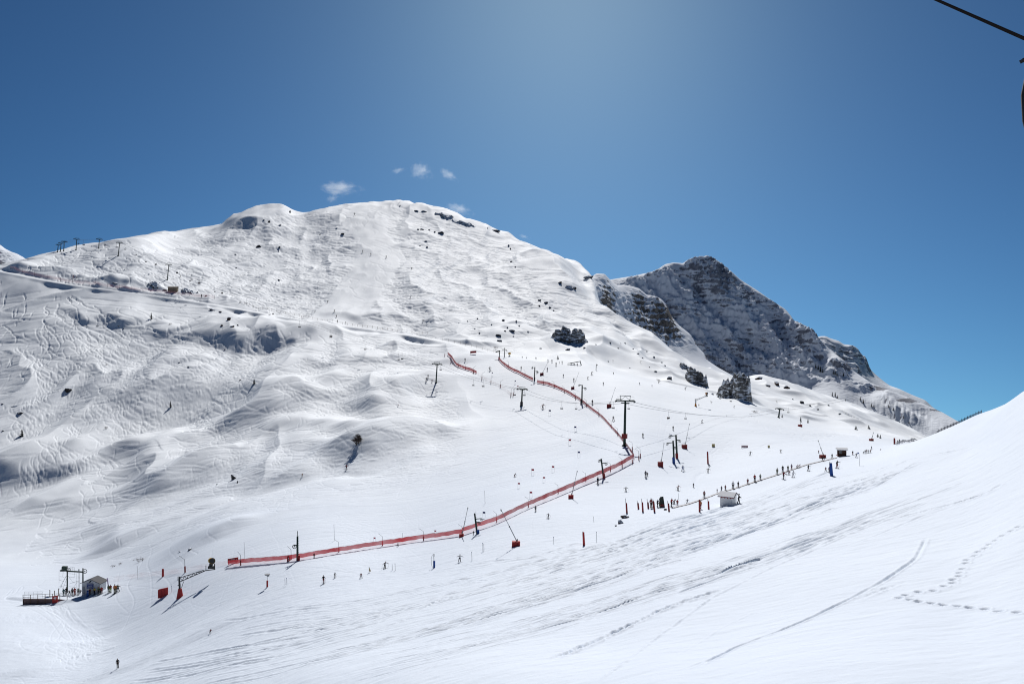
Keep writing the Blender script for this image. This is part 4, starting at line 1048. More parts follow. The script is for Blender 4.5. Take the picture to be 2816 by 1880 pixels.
for px, s_, sc, lb in CH: CHAIRS[px] = chair(px, s_, lb, sc)

# ------------------------------------------------------------------ drag lift pylons with sheave wheels
def drag_pylon(px, py, hpx, lean, wheels, pad, label, mast=0):
    p, k = spot(px, py); H = hpx * k; r = H * .035 + .06
    o = empty('drag_lift_pylon', p); o.rotation_euler = (0, lean, 0)
    m = MB(); m.tube([(0, 0, -.6), (0, 0, H)], [r, r * .75], 10)
    if mast: m.tube([(0, 0, H), (0, 0, H * 1.22)], r * .3, 5)
    for i in range(int(H / .35)): m.box((r * 1.15, 0, .6 + i * .35), (.16, .04, .04))
    m.build('pole', GREEN, o, True)
    for (dx, dz, R_) in wheels:
        R_ = R_ * H; q = Vector((dx * H, 0, dz * H)); m = MB()
        m.tube([(0, 0, min(dz + .06, .97) * H), (dx * H, 0, dz * H + R_ * .9)], r * .45, 6); m.tube([(dx * H, 0, dz * H + R_ * .9), q], r * .35, 5)
        a = m.build('arm', GREEN, o)
        m = MB(); m.ring(q, (0, 1, 0), R_, R_ * .16, 18, 6)
        for j in range(3):
            e = Vector((math.cos(j * 1.047), 0, math.sin(j * 1.047))) * R_; m.tube([q - e, q + e], R_ * .07, 4)
        m.build('wheel', DARK, a)
    if pad:
        m = MB(); c, dx, w_, h_ = pad; m.box((dx * H, -.1, h_ * H / 2 - .1), (w_ * H, w_ * H, h_ * H + .2)); m.build('pad', c, o)
    return tag(o, label, 'drag lift pylon', 'green pylons of the drag lift')
drag_pylon(818,1541,67,.0,[(-.13,.58,.075)],(RED,.06,.085,.23),'green drag lift pylon with a mast and red pad on the lower piste',1)
drag_pylon(1312,1467,57,-.12,[(.17,.50,.06),(.29,.66,.055)],(BLUE,.06,.12,.20),'green drag lift pylon with a blue pad by the red net')
drag_pylon(1660,1314,54,-.13,[(-.11,.88,.06),(.22,.70,.065)],(DRED,.02,.13,.26),'green drag lift pylon with dark red pad, two wheels, by the net')
drag_pylon(1854,1274,63,-.05,[(-.26,.86,.05),(.10,.66,.05)],(BLUE,-.02,.10,.28),'front one of the paired green pylons, blue pad at its foot')
drag_pylon(1862,1260,65,-.05,[(-.26,.92,.05),(.15,.72,.05)],(DRED,-.01,.10,.22),'rear one of the paired green pylons, red pad at its foot')
drag_pylon(1600,1110,52,.02,[(-.16,.97,.05),(.17,.80,.06)],(DARK,-.04,.08,.24),'green drag lift pylon between the red net and a snow lance')
drag_pylon(1469,1046,37,.05,[(-.20,.90,.05),(.22,.62,.07)],(DARK,.02,.10,.24),'green drag lift pylon where the upper red nets part')
drag_pylon(1387,981,25,.04,[(.22,.70,.07),(-.18,.75,.06)],None,'highest green drag lift pylon beside the green gantry')
drag_pylon(1639,1018,17,.06,[(.14,.86,.09)],None,'small dark pylon on the edge right of the canopy platform')

# ------------------------------------------------------------------ snow lances: a padded box and a long thin pipe
def lance(px, py, w, h, tx, ty, label, pad=RED):
    p, k = spot(px, py); o = empty('snow_lance', p)
    W, H = w * k, h * k
    m = MB()
    m.box((0, 0, H / 2 - .1), (W, W * .8, H + .2), None, 0, .94); m.box((W * .36, -W * .42, H * .55), (W * .24, .06, H * 1.05), Matrix.Rotation(.05, 3, 'Y'))
    m.build('pad', pad, o)
    tip = Vector(((tx - px) * k, (tx - px) * k * .12, (py - ty) * k)); b0 = Vector((W * .15, 0, H * .8)); md = b0.lerp(tip, .5)
    m = MB(); m.tube([b0, b0.lerp(tip, .5)], max(.075, .45 * k), 6); m.tube([b0.lerp(tip, .49), tip], max(.045, .28 * k), 5); m.tube([tip - Vector((0, 0, .1)), tip + (tip - b0).normalized() * .25], .10, 6)
    m.box(md, (.18, .18, .3)); l_ = m.build('lance', STEEL, o)
    m = MB(); m.tube([(W * .3, .1, 0), (W * .15, .1, H * 1.5)], .05, 5); m.tube([(0, .1, 0), (W * .15, .1, H * 1.5)], .05, 5); m.build('bracket', GREEN, o)
    return tag(o, label, 'snow lance', 'snow lances along the pistes')
lance(1419,1500,23,13,1379,1402,'snow lance tilted left from the red box in mid foreground')
lance(1570,1370,14,10,1587,1297,'snow lance with small red box standing below the red net')
lance(1269,1476,13,9,1286,1398,'snow lance at the bend of the lower red net')
lance(1675,1120,12,10,1692,1067,'snow lance with dark red box left of the tallest pylon',DRED)
lance(1882,1232,14,10,1896,1167,'snow lance with red box right of the paired pylons',DRED)
lance(1816,1282,14,13,1826,1220,'snow lance with red box left of the paired pylons',DRED)
lance(1490,1031,10,6,1507,995,'highest snow lance, its small dark red box on the upper piste',DRED)
lance(1575,1069,9,6,1592,1024,'snow lance near the upper red net and a chair',DRED)
lance(2262,1259,15,9,2250,1212,'snow lance leaning left beside the brown cabin',DRED)
lance(2200,1173,10,6,2202,1148,'snow lance with small box at the top edge of the nursery slope',DRED)
lance(2396,1212,10,6,2402,1190,'farthest snow lance, its red box near the pass',DRED)

# ------------------------------------------------------------------ fan snow guns on lattice arms
def fan_gun(px, py, s, label, body, pad, gun):
    """s = metres per unit; the big one is about 95 survey px wide"""
    p, k = spot(px, py); u = k * s; o = empty('fan_snow_gun', p)
    m = MB(); m.tube([(0, 0, -.3), (0, 0, 24 * u)], [9.8 * u, 4.8 * u], 14); m.build('pad', pad, o, False)
    m = MB(); m.tube([(-.5*u, 0, 20*u), (-2*u, 0, 46*u), (-2*u, 0, 57*u)], [3.0*u, 2.6*u, 2.2*u], 8); m.tube([(4*u, 0, 26*u), (10*u, 0, 44*u)], .8*u, 5)
    m.tube([(-6*u, 0, 46*u), (-6*u, 0, 57*u), (-2*u, 0, 57*u)], .6*u, 4); m.box((-2*u, 0, 34*u), (7*u, 6*u, 1.5*u)); m.build('mast', body, o)
    a = MB(); A0, A1 = Vector((0, 0, 43*u)), Vector((68*u, 6*u, 72*u)); B0, B1 = Vector((0, 0, 54*u)), Vector((62*u, 6*u, 73*u))
    for sy in (-1.6*u, 1.6*u):
        ofs = Vector((0, sy, 0)); a.tube([A0 + ofs, A1 + ofs], .95*u, 5); a.tube([B0 + ofs, B1 + ofs], .75*u, 5)
        for i in range(11):
            t, t2 = i / 11, (i + 1) / 11
            q0, q1 = (A0.lerp(A1, t), B0.lerp(B1, t2)) if i % 2 else (B0.lerp(B1, t), A0.lerp(A1, t2)); a.tube([q0 + ofs, q1 + ofs], .45*u, 4)
    a.tube([A1, A1 + Vector((26*u, 2*u, 3*u))], 1.2*u, 6); a.tube([A1 + Vector((1*u, 0, 0)), A1 + Vector((1*u, 0, 14*u))], 1.0*u, 5)
    arm = a.build('arm', body, o)
    c = A1 + Vector((16*u, 0, 9*u)); m = MB(); m.box(c, (17*u, 7*u, 7*u)); m.tube([c + Vector((9*u, 0, -6*u)), c + Vector((9*u, 0, 10*u))], 1.4*u, 6); m.box(c + Vector((-1*u, 0, 6*u)), (9*u, 4*u, 7*u)); m.build('gun_base', DARK, o)
    g = c + Vector((0, 0, 18*u)); ax = Vector((.55, -.8, .1)).normalized()
    m = MB(); m.tube([g - ax * 9*u, g - ax * 6*u, g + ax * 4*u, g + ax * 8*u], [5*u, 7.4*u, 8.2*u, 8.6*u], 20); b_ = m.build('fan_barrel', gun, o, True)
    m = MB(); m.tube([g + ax * 8.05*u, g + ax * 8.5*u], 6.9*u, 20); m.ring(g + ax * 8.2*u, ax, 8.2*u, .6*u, 24, 5); m.build('nozzle_ring', DARK, b_)
    return tag(o, label, 'snow gun', 'fan snow guns on arms')
fan_gun(495,1641,1.0,'large fan snow gun on a lattice arm with a red cone pad, lower left',DARK,RED,YELLOW)
fan_gun(1913,1117,.36,'distant orange fan snow gun on a raised arm, right slope',STEEL,ORANGE,ORANGE)
def small_gun(px, py, h, label):
    p, k = spot(px, py); H = h * k; o = empty('fan_snow_gun', p)
    m = MB(); m.tube([(0, 0, -.2), (0, 0, H * .6)], .12, 6); m.box((0, 0, H * .15), (H * .5, H * .3, H * .2)); m.build('stand', DARK, o)
    m = MB(); m.tube([(-.3*H, -.05*H, .7*H), (.1*H, -.2*H, .75*H), (.25*H, -.28*H, .78*H)], [.24*H, .27*H, .29*H], 14); m.build('fan_barrel', YELLOW, o, True)
    return tag(o, label, 'snow gun', 'fan snow guns on arms')
small_gun(1401,979,10,'small yellow fan snow gun beside the highest drag pylon')

# sensor post with a flat head and red foot
p, k = spot(735, 1613); o = empty('weather_post', p)
m = MB(); m.tube([(0,0,-.1),(0,0,18*k)], 2.4*k, 10); m.build('pad', RED, o); m = MB(); m.tube([(0,0,17*k),(0,0,36*k)], .55*k, 6); m.build('pole', STEEL, o)
m = MB(); m.tube([(0,0,33.4*k),(0,0,35.6*k)], [7*k,7.4*k], 16); m.tube([(2*k,0,30*k),(2*k,0,32*k)], 3.4*k, 10); m.build('sensor_head', STEEL, o)
tag(o, 'short post with flat round head and red padded foot casting a shadow', 'weather post')

# blue padded hydrant with hose
p, k = spot(1194, 1560); o = empty('snow_hydrant', p)
m = MB(); m.tube([(0,0,-.1),(0,0,19*k)], 2.9*k, 10); m.build('pad', BLUE, o)
m = MB(); m.tube([(-.5*k,0,18*k),(-1.5*k,0,37*k)], .8*k, 6); m.tube([(-1.5*k,0,37*k),(-5*k,0,35*k),(-8*k,0,26*k),(-8*k,0,12*k),(-5*k,0,0)], .5*k, 5); m.tube([(-1.5*k,0,37*k),(1.5*k,0,37*k),(0,0,30*k)], .5*k, 5); m.build('hose', STEEL, o)
tag(o, 'blue padded hydrant with a looped hose in the middle of the lower piste', 'hydrant')
# ------------------------------------------------------------------ nets and their poles
def net_material(name, col, alpha, cell=.0):
    m, n, l, b = new_mat(name); out = n['Material Output']
    b.inputs['Base Color'].default_value = (*col, 1); b.inputs['Roughness'].default_value = .8
    tr = n.new('ShaderNodeBsdfTransparent'); tl = n.new('ShaderNodeBsdfTranslucent'); tl.inputs['Color'].default_value = (*col, 1)
    m1 = n.new('ShaderNodeMixShader'); m1.inputs['Fac'].default_value = .5; l.new(b.outputs[0], m1.inputs[1]); l.new(tl.outputs[0], m1.inputs[2])
    tc = n.new('ShaderNodeTexCoord'); nz = n.new('ShaderNodeTexNoise'); nz.inputs['Scale'].default_value = .25; nz.inputs['Detail'].default_value = 3; l.new(tc.outputs['Object'], nz.inputs['Vector'])
    mr = n.new('ShaderNodeMapRange'); mr.inputs['To Min'].default_value = alpha - .12; mr.inputs['To Max'].default_value = alpha + .10; mr.inputs['From Min'].default_value = .3; mr.inputs['From Max'].default_value = .7; l.new(nz.outputs['Fac'], mr.inputs['Value'])
    m2 = n.new('ShaderNodeMixShader'); l.new(mr.outputs['Result'], m2.inputs['Fac']); l.new(tr.outputs[0], m2.inputs[1]); l.new(m1.outputs[0], m2.inputs[2]); l.new(m2.outputs[0], out.inputs['Surface'])
    return m
NETRED = net_material('red_net', (.40, .045, .055), .88); NETPALE = net_material('pale_net', (.60, .22, .22), .20); NETGREY = net_material('grey_net', (.08, .085, .11), .72); NETPINK = net_material('faded_net', (.36, .20, .22), .24); NETFAINT = net_material('thin_net', (.45, .3, .3), .14)

def ground_run(pts_px, step=2.5):
    P = []
    for a, b in zip(pts_px[:-1], pts_px[1:]):
        n_ = max(1, int(math.hypot(b[0] - a[0], b[1] - a[1]) / 8))
        for i in range(n_): P.append((a[0] + (b[0] - a[0]) * i / n_, a[1] + (b[1] - a[1]) * i / n_))
    P.append(pts_px[-1]); out = []
    for q in P:
        v, k = spot(*q); out.append((v, k))
    # even out depth along the run
    Yv = np.array([v.y for v, k in out])
    for _ in range(6): Yv[1:-1] = (Yv[:-2] + 2 * Yv[1:-1] + Yv[2:]) / 4
    res = []
    for (v, k), y in zip(out, Yv):
        x = v.x / v.y * y; res.append((Vector((x, y, ground_z(x, y))), y / F))
    return res
def strip(name, run, z0, z1, mat, parent=None, wob=.06, px_h=None):
    m = MB(); V = []
    for i, (v, k) in enumerate(run):
        s0, s1 = (z0, z1) if px_h is None else (px_h[0] * k, px_h[1] * k)
        w_ = wob * math.sin(i * 1.7) + wob * .7 * math.sin(i * .43)
        s1 -= .10 * (s1 - s0) * abs(math.sin(i * .42)) + .05 * (s1 - s0) * math.sin(i * 2.3)
        V += [v + Vector((0, w_ * .5, s0 + w_ * .5)), v + Vector((0, w_, s1))]
    m.add(V, [(2*i, 2*i+2, 2*i+3, 2*i+1) for i in range(len(run) - 1)])
    return m.build(name, mat, parent, True)
def net(pts, label, band, skirt=True, group='red safety nets', name='safety_net', mat=None, cat='safety net', rope=True, skirtmat=None):
    run = ground_run(pts); o = empty(name, run[0][0]); inv = Matrix.Translation(-run[0][0])
    parts = []
    if band: parts.append(strip('net_band', run, 0, 0, mat or NETRED, None, .08, band))
    if skirt: parts.append(strip('net_skirt', run, 0, 0, skirtmat or NETPALE, None, .04, (0, band[0] if band else skirt)))
    if rope:
        m = MB(); zt = band[1] if band else skirt; m.tube([v + Vector((0, 0, zt * k * .97)) for v, k in run], .015, 4); parts.append(m.build('rope', mat or DRED))
    for p_ in parts: p_.parent = o; p_.matrix_parent_inverse = inv
    return tag(o, label, cat, group)
LOW = [(627,1557),(700,1550),(788,1544),(850,1535),(931,1521),(1048,1503),(1165,1486),(1250,1475),(1270,1471)]
net(LOW, 'long red net along the foot of the valley, lower left run', (6,18), skirt=True)
MID = [(1270,1471),(1306,1459),(1365,1440),(1452,1398),(1534,1364),(1609,1331),(1700,1292),(1742,1268)]
net(MID, 'red net climbing to the right from the snow lance to the bend', (9,21), skirt=True)
UP = [(1742,1268),(1744,1255),(1737,1246),(1720,1222),(1698,1196),(1681,1178),(1664,1158),(1645,1141),(1613,1117),(1594,1101),(1562,1081),(1532,1068),(1507,1058),(1477,1053)]
net(UP, 'red net winding up from the bend past the tallest pylon', (1,9), skirt=False)
net([(1466,1047),(1445,1037),(1426,1026),(1413,1021),(1396,1014),(1381,1001),(1370,988)], 'short red net on the upper piste below the highest drag pylon', (1,9), skirt=False)
net([(1231,976),(1243,989),(1255,1001),(1266,1010),(1279,1016),(1294,1021),(1311,1028)], 'short red net on the upper left edge of the race slope', (1,9), skirt=False)
net([(1311,1028),(1340,1046),(1376,1064),(1405,1086)], 'faint pale net continuing below the short upper left net', None, skirt=8, mat=NETFAINT, skirtmat=NETFAINT, rope=False)
net([(279,1602),(330,1594),(380,1586),(448,1580),(509,1573),(570,1560),(626,1552)], 'faint pale net between the lift station and the long red net', None, skirt=13, mat=NETFAINT, skirtmat=NETFAINT, rope=False)
def board(pts_px, z0, z1, name, mat, label, cat, group=None, thick=.12, marks=None):
    a, k = spot(*pts_px[0]); b, k2 = spot(*pts_px[1])
    b = Vector((b.x / b.y * a.y, a.y, b.z)); b.z = a.z + (pts_px[0][1] - pts_px[1][1]) * k
    o = empty(name, a); d_ = b - a; m = MB()
    m.poly([(0,0,z0*k), d_ + Vector((0,0,z0*k)), d_ + Vector((0,0,z1*k)), (0,0,z1*k)], (0, thick, 0)); m.build('panel', mat, o)
    m = MB()
    for t in (.04, .96): m.tube([d_ * t + Vector((0, thick * 1.6, -.2)), d_ * t + Vector((0, thick * 1.6, z1 * k))], .05, 5)
    m.build('frame', STEEL, o)
    if marks:
        m = MB()
        for (t0, t1, f0, f1) in marks:
            q = lambda t, f: d_ * t + Vector((0, -.03, (z0 + (z1 - z0) * f) * k)); m.poly([q(t0, f0), q(t1, f0), q(t1, f1), q(t0, f1)], (0, .02, 0))
        m.build('marking', WHITE, o)
    return tag(o, label, cat, group)
# red board at the left end of the lower net: a pale line of writing between two small triangles
p0 = [(626,1554),(655,1549)]
board(p0, 6, 18, 'sign_board', RED, 'red sign board with pale writing at the left end of the long net', 'sign', None, .1,
      [(.13,.22,.40,.50),(.15,.20,.50,.62),(.82,.91,.40,.50),(.84,.89,.50,.62)] + [(.30 + .045*i, .33 + .045*i, .66, .78) for i in range(9)] + [(.32 + .05*i, .35 + .05*i, .40, .48) for i in range(8)])
board([(1293,973),(1310,972)], 2, 8, 'banner', RED, 'small red banner on the edge of the upper piste', 'banner')
board([(789,1545),(796,1545)], 0, 16, 'crash_mat', RED, 'red crash mat with white marks beside the mast pylon', 'crash mat', None, .5, [(.5,.8,.55,.7),(.45,.7,.2,.35)])

# bent net poles, 3 m tall, some with red foot pads
def net_pole_proto(pad):
    o = empty('net_pole', (0, 0, 0)); m = MB(); m.tube([(0,0,-.3),(0,0,2.75),(-.12,.05,2.9)], .055, 6); m.build('upright', STEEL, o)
    m = MB(); m.tube([(-.1,.05,2.88),(-1.15,.45,3.6)], .04, 5); m.build('arm', STEEL, o)
    if pad: m = MB(); m.tube([(0,0,-.1),(0,0,1.35)], .17, 9); m.build('pad', DRED, o)
    return o
NP = {True: net_pole_proto(True), False: None}; NPu = [False]
def net_pole(px, py, h, label, group, flip=1, lean=-.03):
    p, k = spot(px, py)
    o = NP[True] if not NPu[0] else copy_tree(NP[True]); NPu[0] = True
    o.location = p; o.rotation_euler = (0, lean, random.uniform(-.3, .3)); s_ = h * k / 3.6; o.scale = (s_ * flip, s_, s_)
    return tag(o, label, 'net pole', group)
lowp = [(509,1574,46,'bent pole with red pad left of the big snow gun fan'),(662,1554,37,'first bent pole of the lower red net from the left'),(801,1538,36,'bent pole just left of the mast pylon'),(932,1517,34,'third bent pole of the lower red net from the left'),(1052,1500,34,'fourth bent pole of the lower red net from the left'),(1165,1486,33,'fifth bent pole of the lower red net from the left'),
 (1271,1472,32,'bent pole beside the lance at the bend of the lower net'),(1366,1435,30,'first bent pole of the climbing net, above the tilted lance'),(1453,1394,29,'second bent pole of the climbing net'),(1535,1356,28,'third bent pole of the climbing net, left of a lance'),(1611,1321,26,'fourth bent pole of the climbing net'),(1679,1295,26,'bent pole just right of the two wheeled pylon'),
 (1711,1284,28,'last bent pole before the net bend'),(1739,1274,28,'bent pole at the corner of the net'),(1757,1265,32,'left pole of the pair right of the net corner'),(1761,1258,31,'right pole of the pair right of the net corner'),(1739,1239,28,'bent pole right above the net corner')]
for px, py, h, lb in lowp: net_pole(px, py, h, lb, 'bent poles of the red net')
for i, (px, py, h) in enumerate([(1699,1197,24),(1681,1175,23),(1647,1144,23),(1613,1118,22),(1583,1098,21),(1552,1080,20),(1524,1066,20),(1495,1056,18),(1444,1032,17),(1422,1023,16),(1399,1007,16)]):
    net_pole(px, py, h, 'bent pole on the winding upper red net, number %s from the bend' % ['one','two','three','four','five','six','seven','eight','nine','ten','eleven'][i], 'bent poles of the red net')
for i, (px, py, h) in enumerate([(1223,979,17),(1240,995,18),(1260,1010,18),(1280,1015,18),(1302,1027,22),(1325,1044,22),(1350,1053,19),(1376,1065,22),(1405,1089,26),(1411,1088,24)]):
    net_pole(px, py, h, 'bent pole down the left edge of the race slope, %s from the top' % ['first','second','third','fourth','fifth','sixth','seventh','eighth','ninth','tenth'][i], 'bent poles of the left race edge', -1, .05)

# padded posts
def padded_post(px, py, w, h, label, mat=RED, top=0, lean=0.0, group='padded posts'):
    p, k = spot(px, py); o = empty('padded_post', p); o.rotation_euler = (0, lean, 0); m = MB()
    m.tube([(0,0,-.2),(0,0,h*k*.97),(0,0,h*k)], [w*k*.52, w*k*.44, w*k*.3], 10); m.build('pad', mat, o, True)
    if top: m = MB(); m.tube([(-.3*w*k,0,h*k*.9),(-.3*w*k,0,(h+top)*k)], .7*k, 6); m.build('pole', STEEL, o)
    return tag(o, label, 'padded post', group)
padded_post(1606,1498,6.5,36,'tall red padded post alone on the lower piste',RED,2,-.05)
padded_post(448,1585,6,22,'short red padded post on the faint net left of the snow gun',RED)
for px, py, h, t, ln, lb in [(1724,1410,28,13,-.06,'left front red post of the enclosure by the rock pile'),(1756,1399,17,7,-.10,'rear left red post of the enclosure'),(1768,1407,27,10,-.06,'second front red post of the enclosure'),(1783,1397,17,10,-.08,'rear right red post of the enclosure'),(1800,1407,29,8,-.09,'third front red post of the enclosure'),(1840,1405,22,7,-.10,'right front red post of the enclosure'),
 (1924,1407,34,0,-.02,'red post with a person behind it left of the white hut'),(1949,1400,23,7,-.04,'red post just left of the white hut'),(2022,1385,19,0,-.12,'red post leaning at the right end of the white hut')]:
    padded_post(px, py, 5, h, lb, DRED, t, ln, 'red posts around the conveyor start')
padded_post(2287,1308,8.5,36,'tall blue padded post beside the conveyor end',BLUE,3,-.08)
padded_post(1947,1275,4.5,34,'dark red padded post on the nursery slope',DRED,0,-.04)
padded_post(2460,1221,5,17,'dark red padded post at the left end of the wind fence',DRED,0,-.03)

# thin markers
def marker(px, py, h, label, head=None, group='thin marker poles', r=.03, lean=-.04):
    p, k = spot(px, py); o = empty('marker_pole', p); o.rotation_euler = (0, lean, 0); m = MB(); m.tube([(0,0,-.2),(0,0,h*k)], max(r, .16*k), 5); m.build('pole', STEEL, o)
    if head: m = MB(); m.ring((0,0,h*k), (0,1,0), .55*k, .5*k, 10, 6); m.build('head', head, o)
    return tag(o, label, 'marker pole', group)
for px, py, h, hd, lb in [(1298,1540,23,BLUE,'blue topped marker right of the standing skier in white'),(1328,1514,21,BLUE,'left marker of the pair above the tilted lance'),(1331,1513,20,None,'right marker of the pair above the tilted lance'),(1523,1493,17,BLUE,'blue topped marker left of the tall red padded post'),(1641,1488,26,BLUE,'blue topped marker right of the tall red padded post'),(1633,1434,15,None,'thin marker above the tall red padded post'),
 (789,1608,19,BLUE,'right marker of the pair left of the dark skier'),(784,1607,18,None,'left marker of the pair left of the dark skier'),(1087,1568,19,BLUE,'right marker of the pair right of the upright skier'),(1079,1567,17,None,'left marker of the pair right of the upright skier'),(472,1627,17,BLUE,'marker between red mat and big snow gun'),
 (920,1486,44,None,'tall thin pole behind the lower red net'),(1334,1384,36,None,'tall thin pole above the tilted lance on the race slope'),(379,1591,37,None,'tall thin pole by the wide shrub'),(673,1535,45,None,'tall thin pole behind the left end of the long net'),(1866,1372,17,None,'thin marker above the conveyor start'),(1107,1477,13,None,'slanting thin pole behind the lower net')]:
    marker(px, py, h, lb, hd)
m_ = marker(2364, 1281, 36, 'tall white pole with a round blue disc near the brown cabin', None, None)
p, k = spot(2364, 1281); m = MB(); m.tube([(-3*k,-.05,36*k),(-3*k,.0,36*k)], 2.2*k, 14); m.build('disc', BLUE, m_)
# flag
p, k = spot(1015, 1574); o = empty('flag', p); m = MB(); m.tube([(0,0,-.1),(0,0,17*k)], .04, 5); m.build('pole', STEEL, o); m = MB(); m.add([(0,0,16*k),(0,.02,4*k),(5*k,.2,3*k),(3*k,.15,9*k)], [(0,1,2,3)]); m.build('cloth', paint('ochre_cloth',(.62,.5,.28),.8), o)
tag(o, 'small ochre pennant stuck in the lower piste', 'flag')

# race gates: a coloured panel between two thin poles
def gate_proto(mat):
    o = empty('race_gate', (0,0,0)); m = MB()
    for s_ in (-1, 1): m.tube([(s_*.38,0,-.1),(s_*.38,0,1.9)], .022, 5)
    m.build('poles', STEEL, o); m = MB(); m.poly([(-.36,0,1.3),(.36,0,1.3),(.36,0,1.82),(-.36,0,1.82)], (0,.02,0)); m.build('panel', mat, o); return o
GT = {'red': gate_proto(paint('red_gate_cloth',(.55,.06,.09),.8)), 'blue': gate_proto(paint('blue_gate_cloth',(.03,.045,.16),.8))}; gu = set()
for px, py, h, c, lb in [(1331,1423,18,'blue','blue race gate beside the bend of the lower net'),(1460,1368,18,'red','red race gate nearest the climbing net'),(1427,1341,15,'red','red race gate left of the lowest ones'),(1496,1325,15,'red','red race gate beside a tall thin pole'),(1465,1306,18,'red','red race gate in the middle of the lower course'),(1521,1297,17,'red','red race gate right of the middle one'),(1592,1256,16,'blue','blue race gate above the climbing net'),
 (1512,1141,15,'blue','blue race gate under the dark footed pylon'),(1582,1186,15,'blue','blue race gate left of the net bend'),(1567,1223,17,'red','red race gate between the two blue ones'),(1417,1055,9,'blue','blue race gate in the upper course'),(1424,1070,10,'red','red race gate in the upper course'),(1354,1032,9,'blue','highest blue race gate of the course'),
 (1030,1490,14,'red','red race gate behind the lower net, left one'),(1197,1470,13,'red','red race gate behind the lower net, right one')]:
    p, k = spot(px, py); o = GT[c] if c not in gu else copy_tree(GT[c]); gu.add(c)
    o.location = p; s_ = h * k / 1.9; o.scale = (s_,) * 3; o.rotation_euler = (0, 0, random.uniform(-.4, .4)); tag(o, lb, 'race gate', 'gates of the race course')

# ------------------------------------------------------------------ fences
def post_fence(name, run_px, n, h, r, label, net_mat=None, group=None, lean=0.0, post=WOOD, cross=False):
    run = ground_run(run_px); o = empty(name, run[0][0])
    base = run[0][0]; L = len(run)
    for i in range(n):
        t = i / (n - 1) * (L - 1); a = min(int(t), L - 2); v = run[a][0].lerp(run[a + 1][0], t - a); k = run[a][1]
        hh = h * k * random.uniform(.9, 1.1); m = MB(); v = Vector((v.x, v.y, ground_z(v.x, v.y))) - base
        m.tube([v - Vector((0,0,.3)), v + Vector((lean * hh, 0, hh))], max(r, .28 * k), 5)
        if cross: m.tube([v + Vector((1.1 * k, .3, 0)), v + Vector((lean * hh, 0, hh * .85))], max(r * .7, .2 * k), 4)
        m.build('post', post, o)
    if net_mat:
        q = strip('net', [(v - base, k) for v, k in run], 0, 0, net_mat, o, .05, (.12 * h, .82 * h))
    else:
        m = MB()
        for f in (.5, .85): m.tube([v - base + Vector((0, 0, f * h * k)) for v, k in run], .03, 4)
        m.build('rope', WOOD, o)
    return tag(o, label, 'fence', group)
post_fence('net_fence', [(28,741),(70,752),(105,762),(140,768),(178,775),(250,784),(300,790),(390,801),(440,806),(520,814),(590,822)], 18, 12, .05, 'faded pink net fence with posts along the traverse at upper left', NETPINK, None, .0, DARK)
post_fence('rope_fence', [(660,833),(700,845),(780,862),(860,877),(930,889),(1000,899),(1070,908),(1130,914),(1175,918)], 40, 6, .06, 'row of short posts with rope below the groomed lane')
post_fence('rope_fence', [(1216,936),(1260,945),(1300,955),(1340,964),(1375,972)], 11, 7, .06, 'second row of short posts leading to the green gantry')
post_fence('wind_fence', [(2466,1223),(2500,1213),(2560,1193),(2620,1172),(2660,1153),(2700,1134)], 30, 9, .04, 'grey wind fence with net and leaning posts along the crest at right', NETGREY, None, -.15, DARK, True)
# ------------------------------------------------------------------ huts, lift station, conveyor
def hut_faces(o, W, D, H, HR, wallm, roofm, over=.25, ridge='y', fascia=None):
    """walls and roof; W along x, D along y (away); ridge along 'x' or 'y'"""
    m = MB()
    if ridge == 'y':
        for y0 in (0, D): m.poly([(-W/2, y0, -.6), (W/2, y0, -.6), (W/2, y0, H), (0, y0, HR), (-W/2, y0, H)], (0, .1 if y0 == 0 else -.1, 0))
        for s_ in (-1, 1): m.box((s_ * (W/2 - .05), D/2, H/2 - .3), (.1, D - .21, H + .58))
    else:
        for s_ in (-1, 1): m.poly([(s_ * W/2, 0, -.6), (s_ * W/2, D, -.6), (s_ * W/2, D, H), (s_ * W/2, D/2, HR), (s_ * W/2, 0, H)], (-.1 * s_, 0, 0))
        for y0 in (.05, D - .05): m.box((0, y0, H/2 - .3), (W - .21, .1, H + .58))
    m.build('wall', wallm, o)
    m = MB(); sl = (HR - H) / ((W if ridge == 'y' else D) / 2); t = .14
    if ridge == 'y':
        for s_ in (-1, 1): m.poly([(0, -over, HR + .03), (s_ * (W/2 + over), -over, H - over * sl + .03), (s_ * (W/2 + over), -over, H - over * sl + .03 + t), (0, -over, HR + .03 + t)], (0, D + 2 * over, 0))
    else:
        for y_ in (-over, D + over): m.poly([(-W/2 - over, D/2, HR + .03), (-W/2 - over, y_, H - over * sl + .03), (-W/2 - over, y_, H - over * sl + .03 + t), (-W/2 - over, D/2, HR + .03 + t)], (W + 2 * over, 0, 0))
    return m.build('roof', roofm, o)
ROOFSN = paint('snowy_roof', (.93, .95, .97), .8, 0, .04); ROOFDK = paint('dark_roofing', (.06, .065, .075), .8); RENDER_W = paint('pale_wall', (.62, .64, .66), .8); RENDER_B = paint('white_render', (.86, .855, .84), .8, 0, .1)

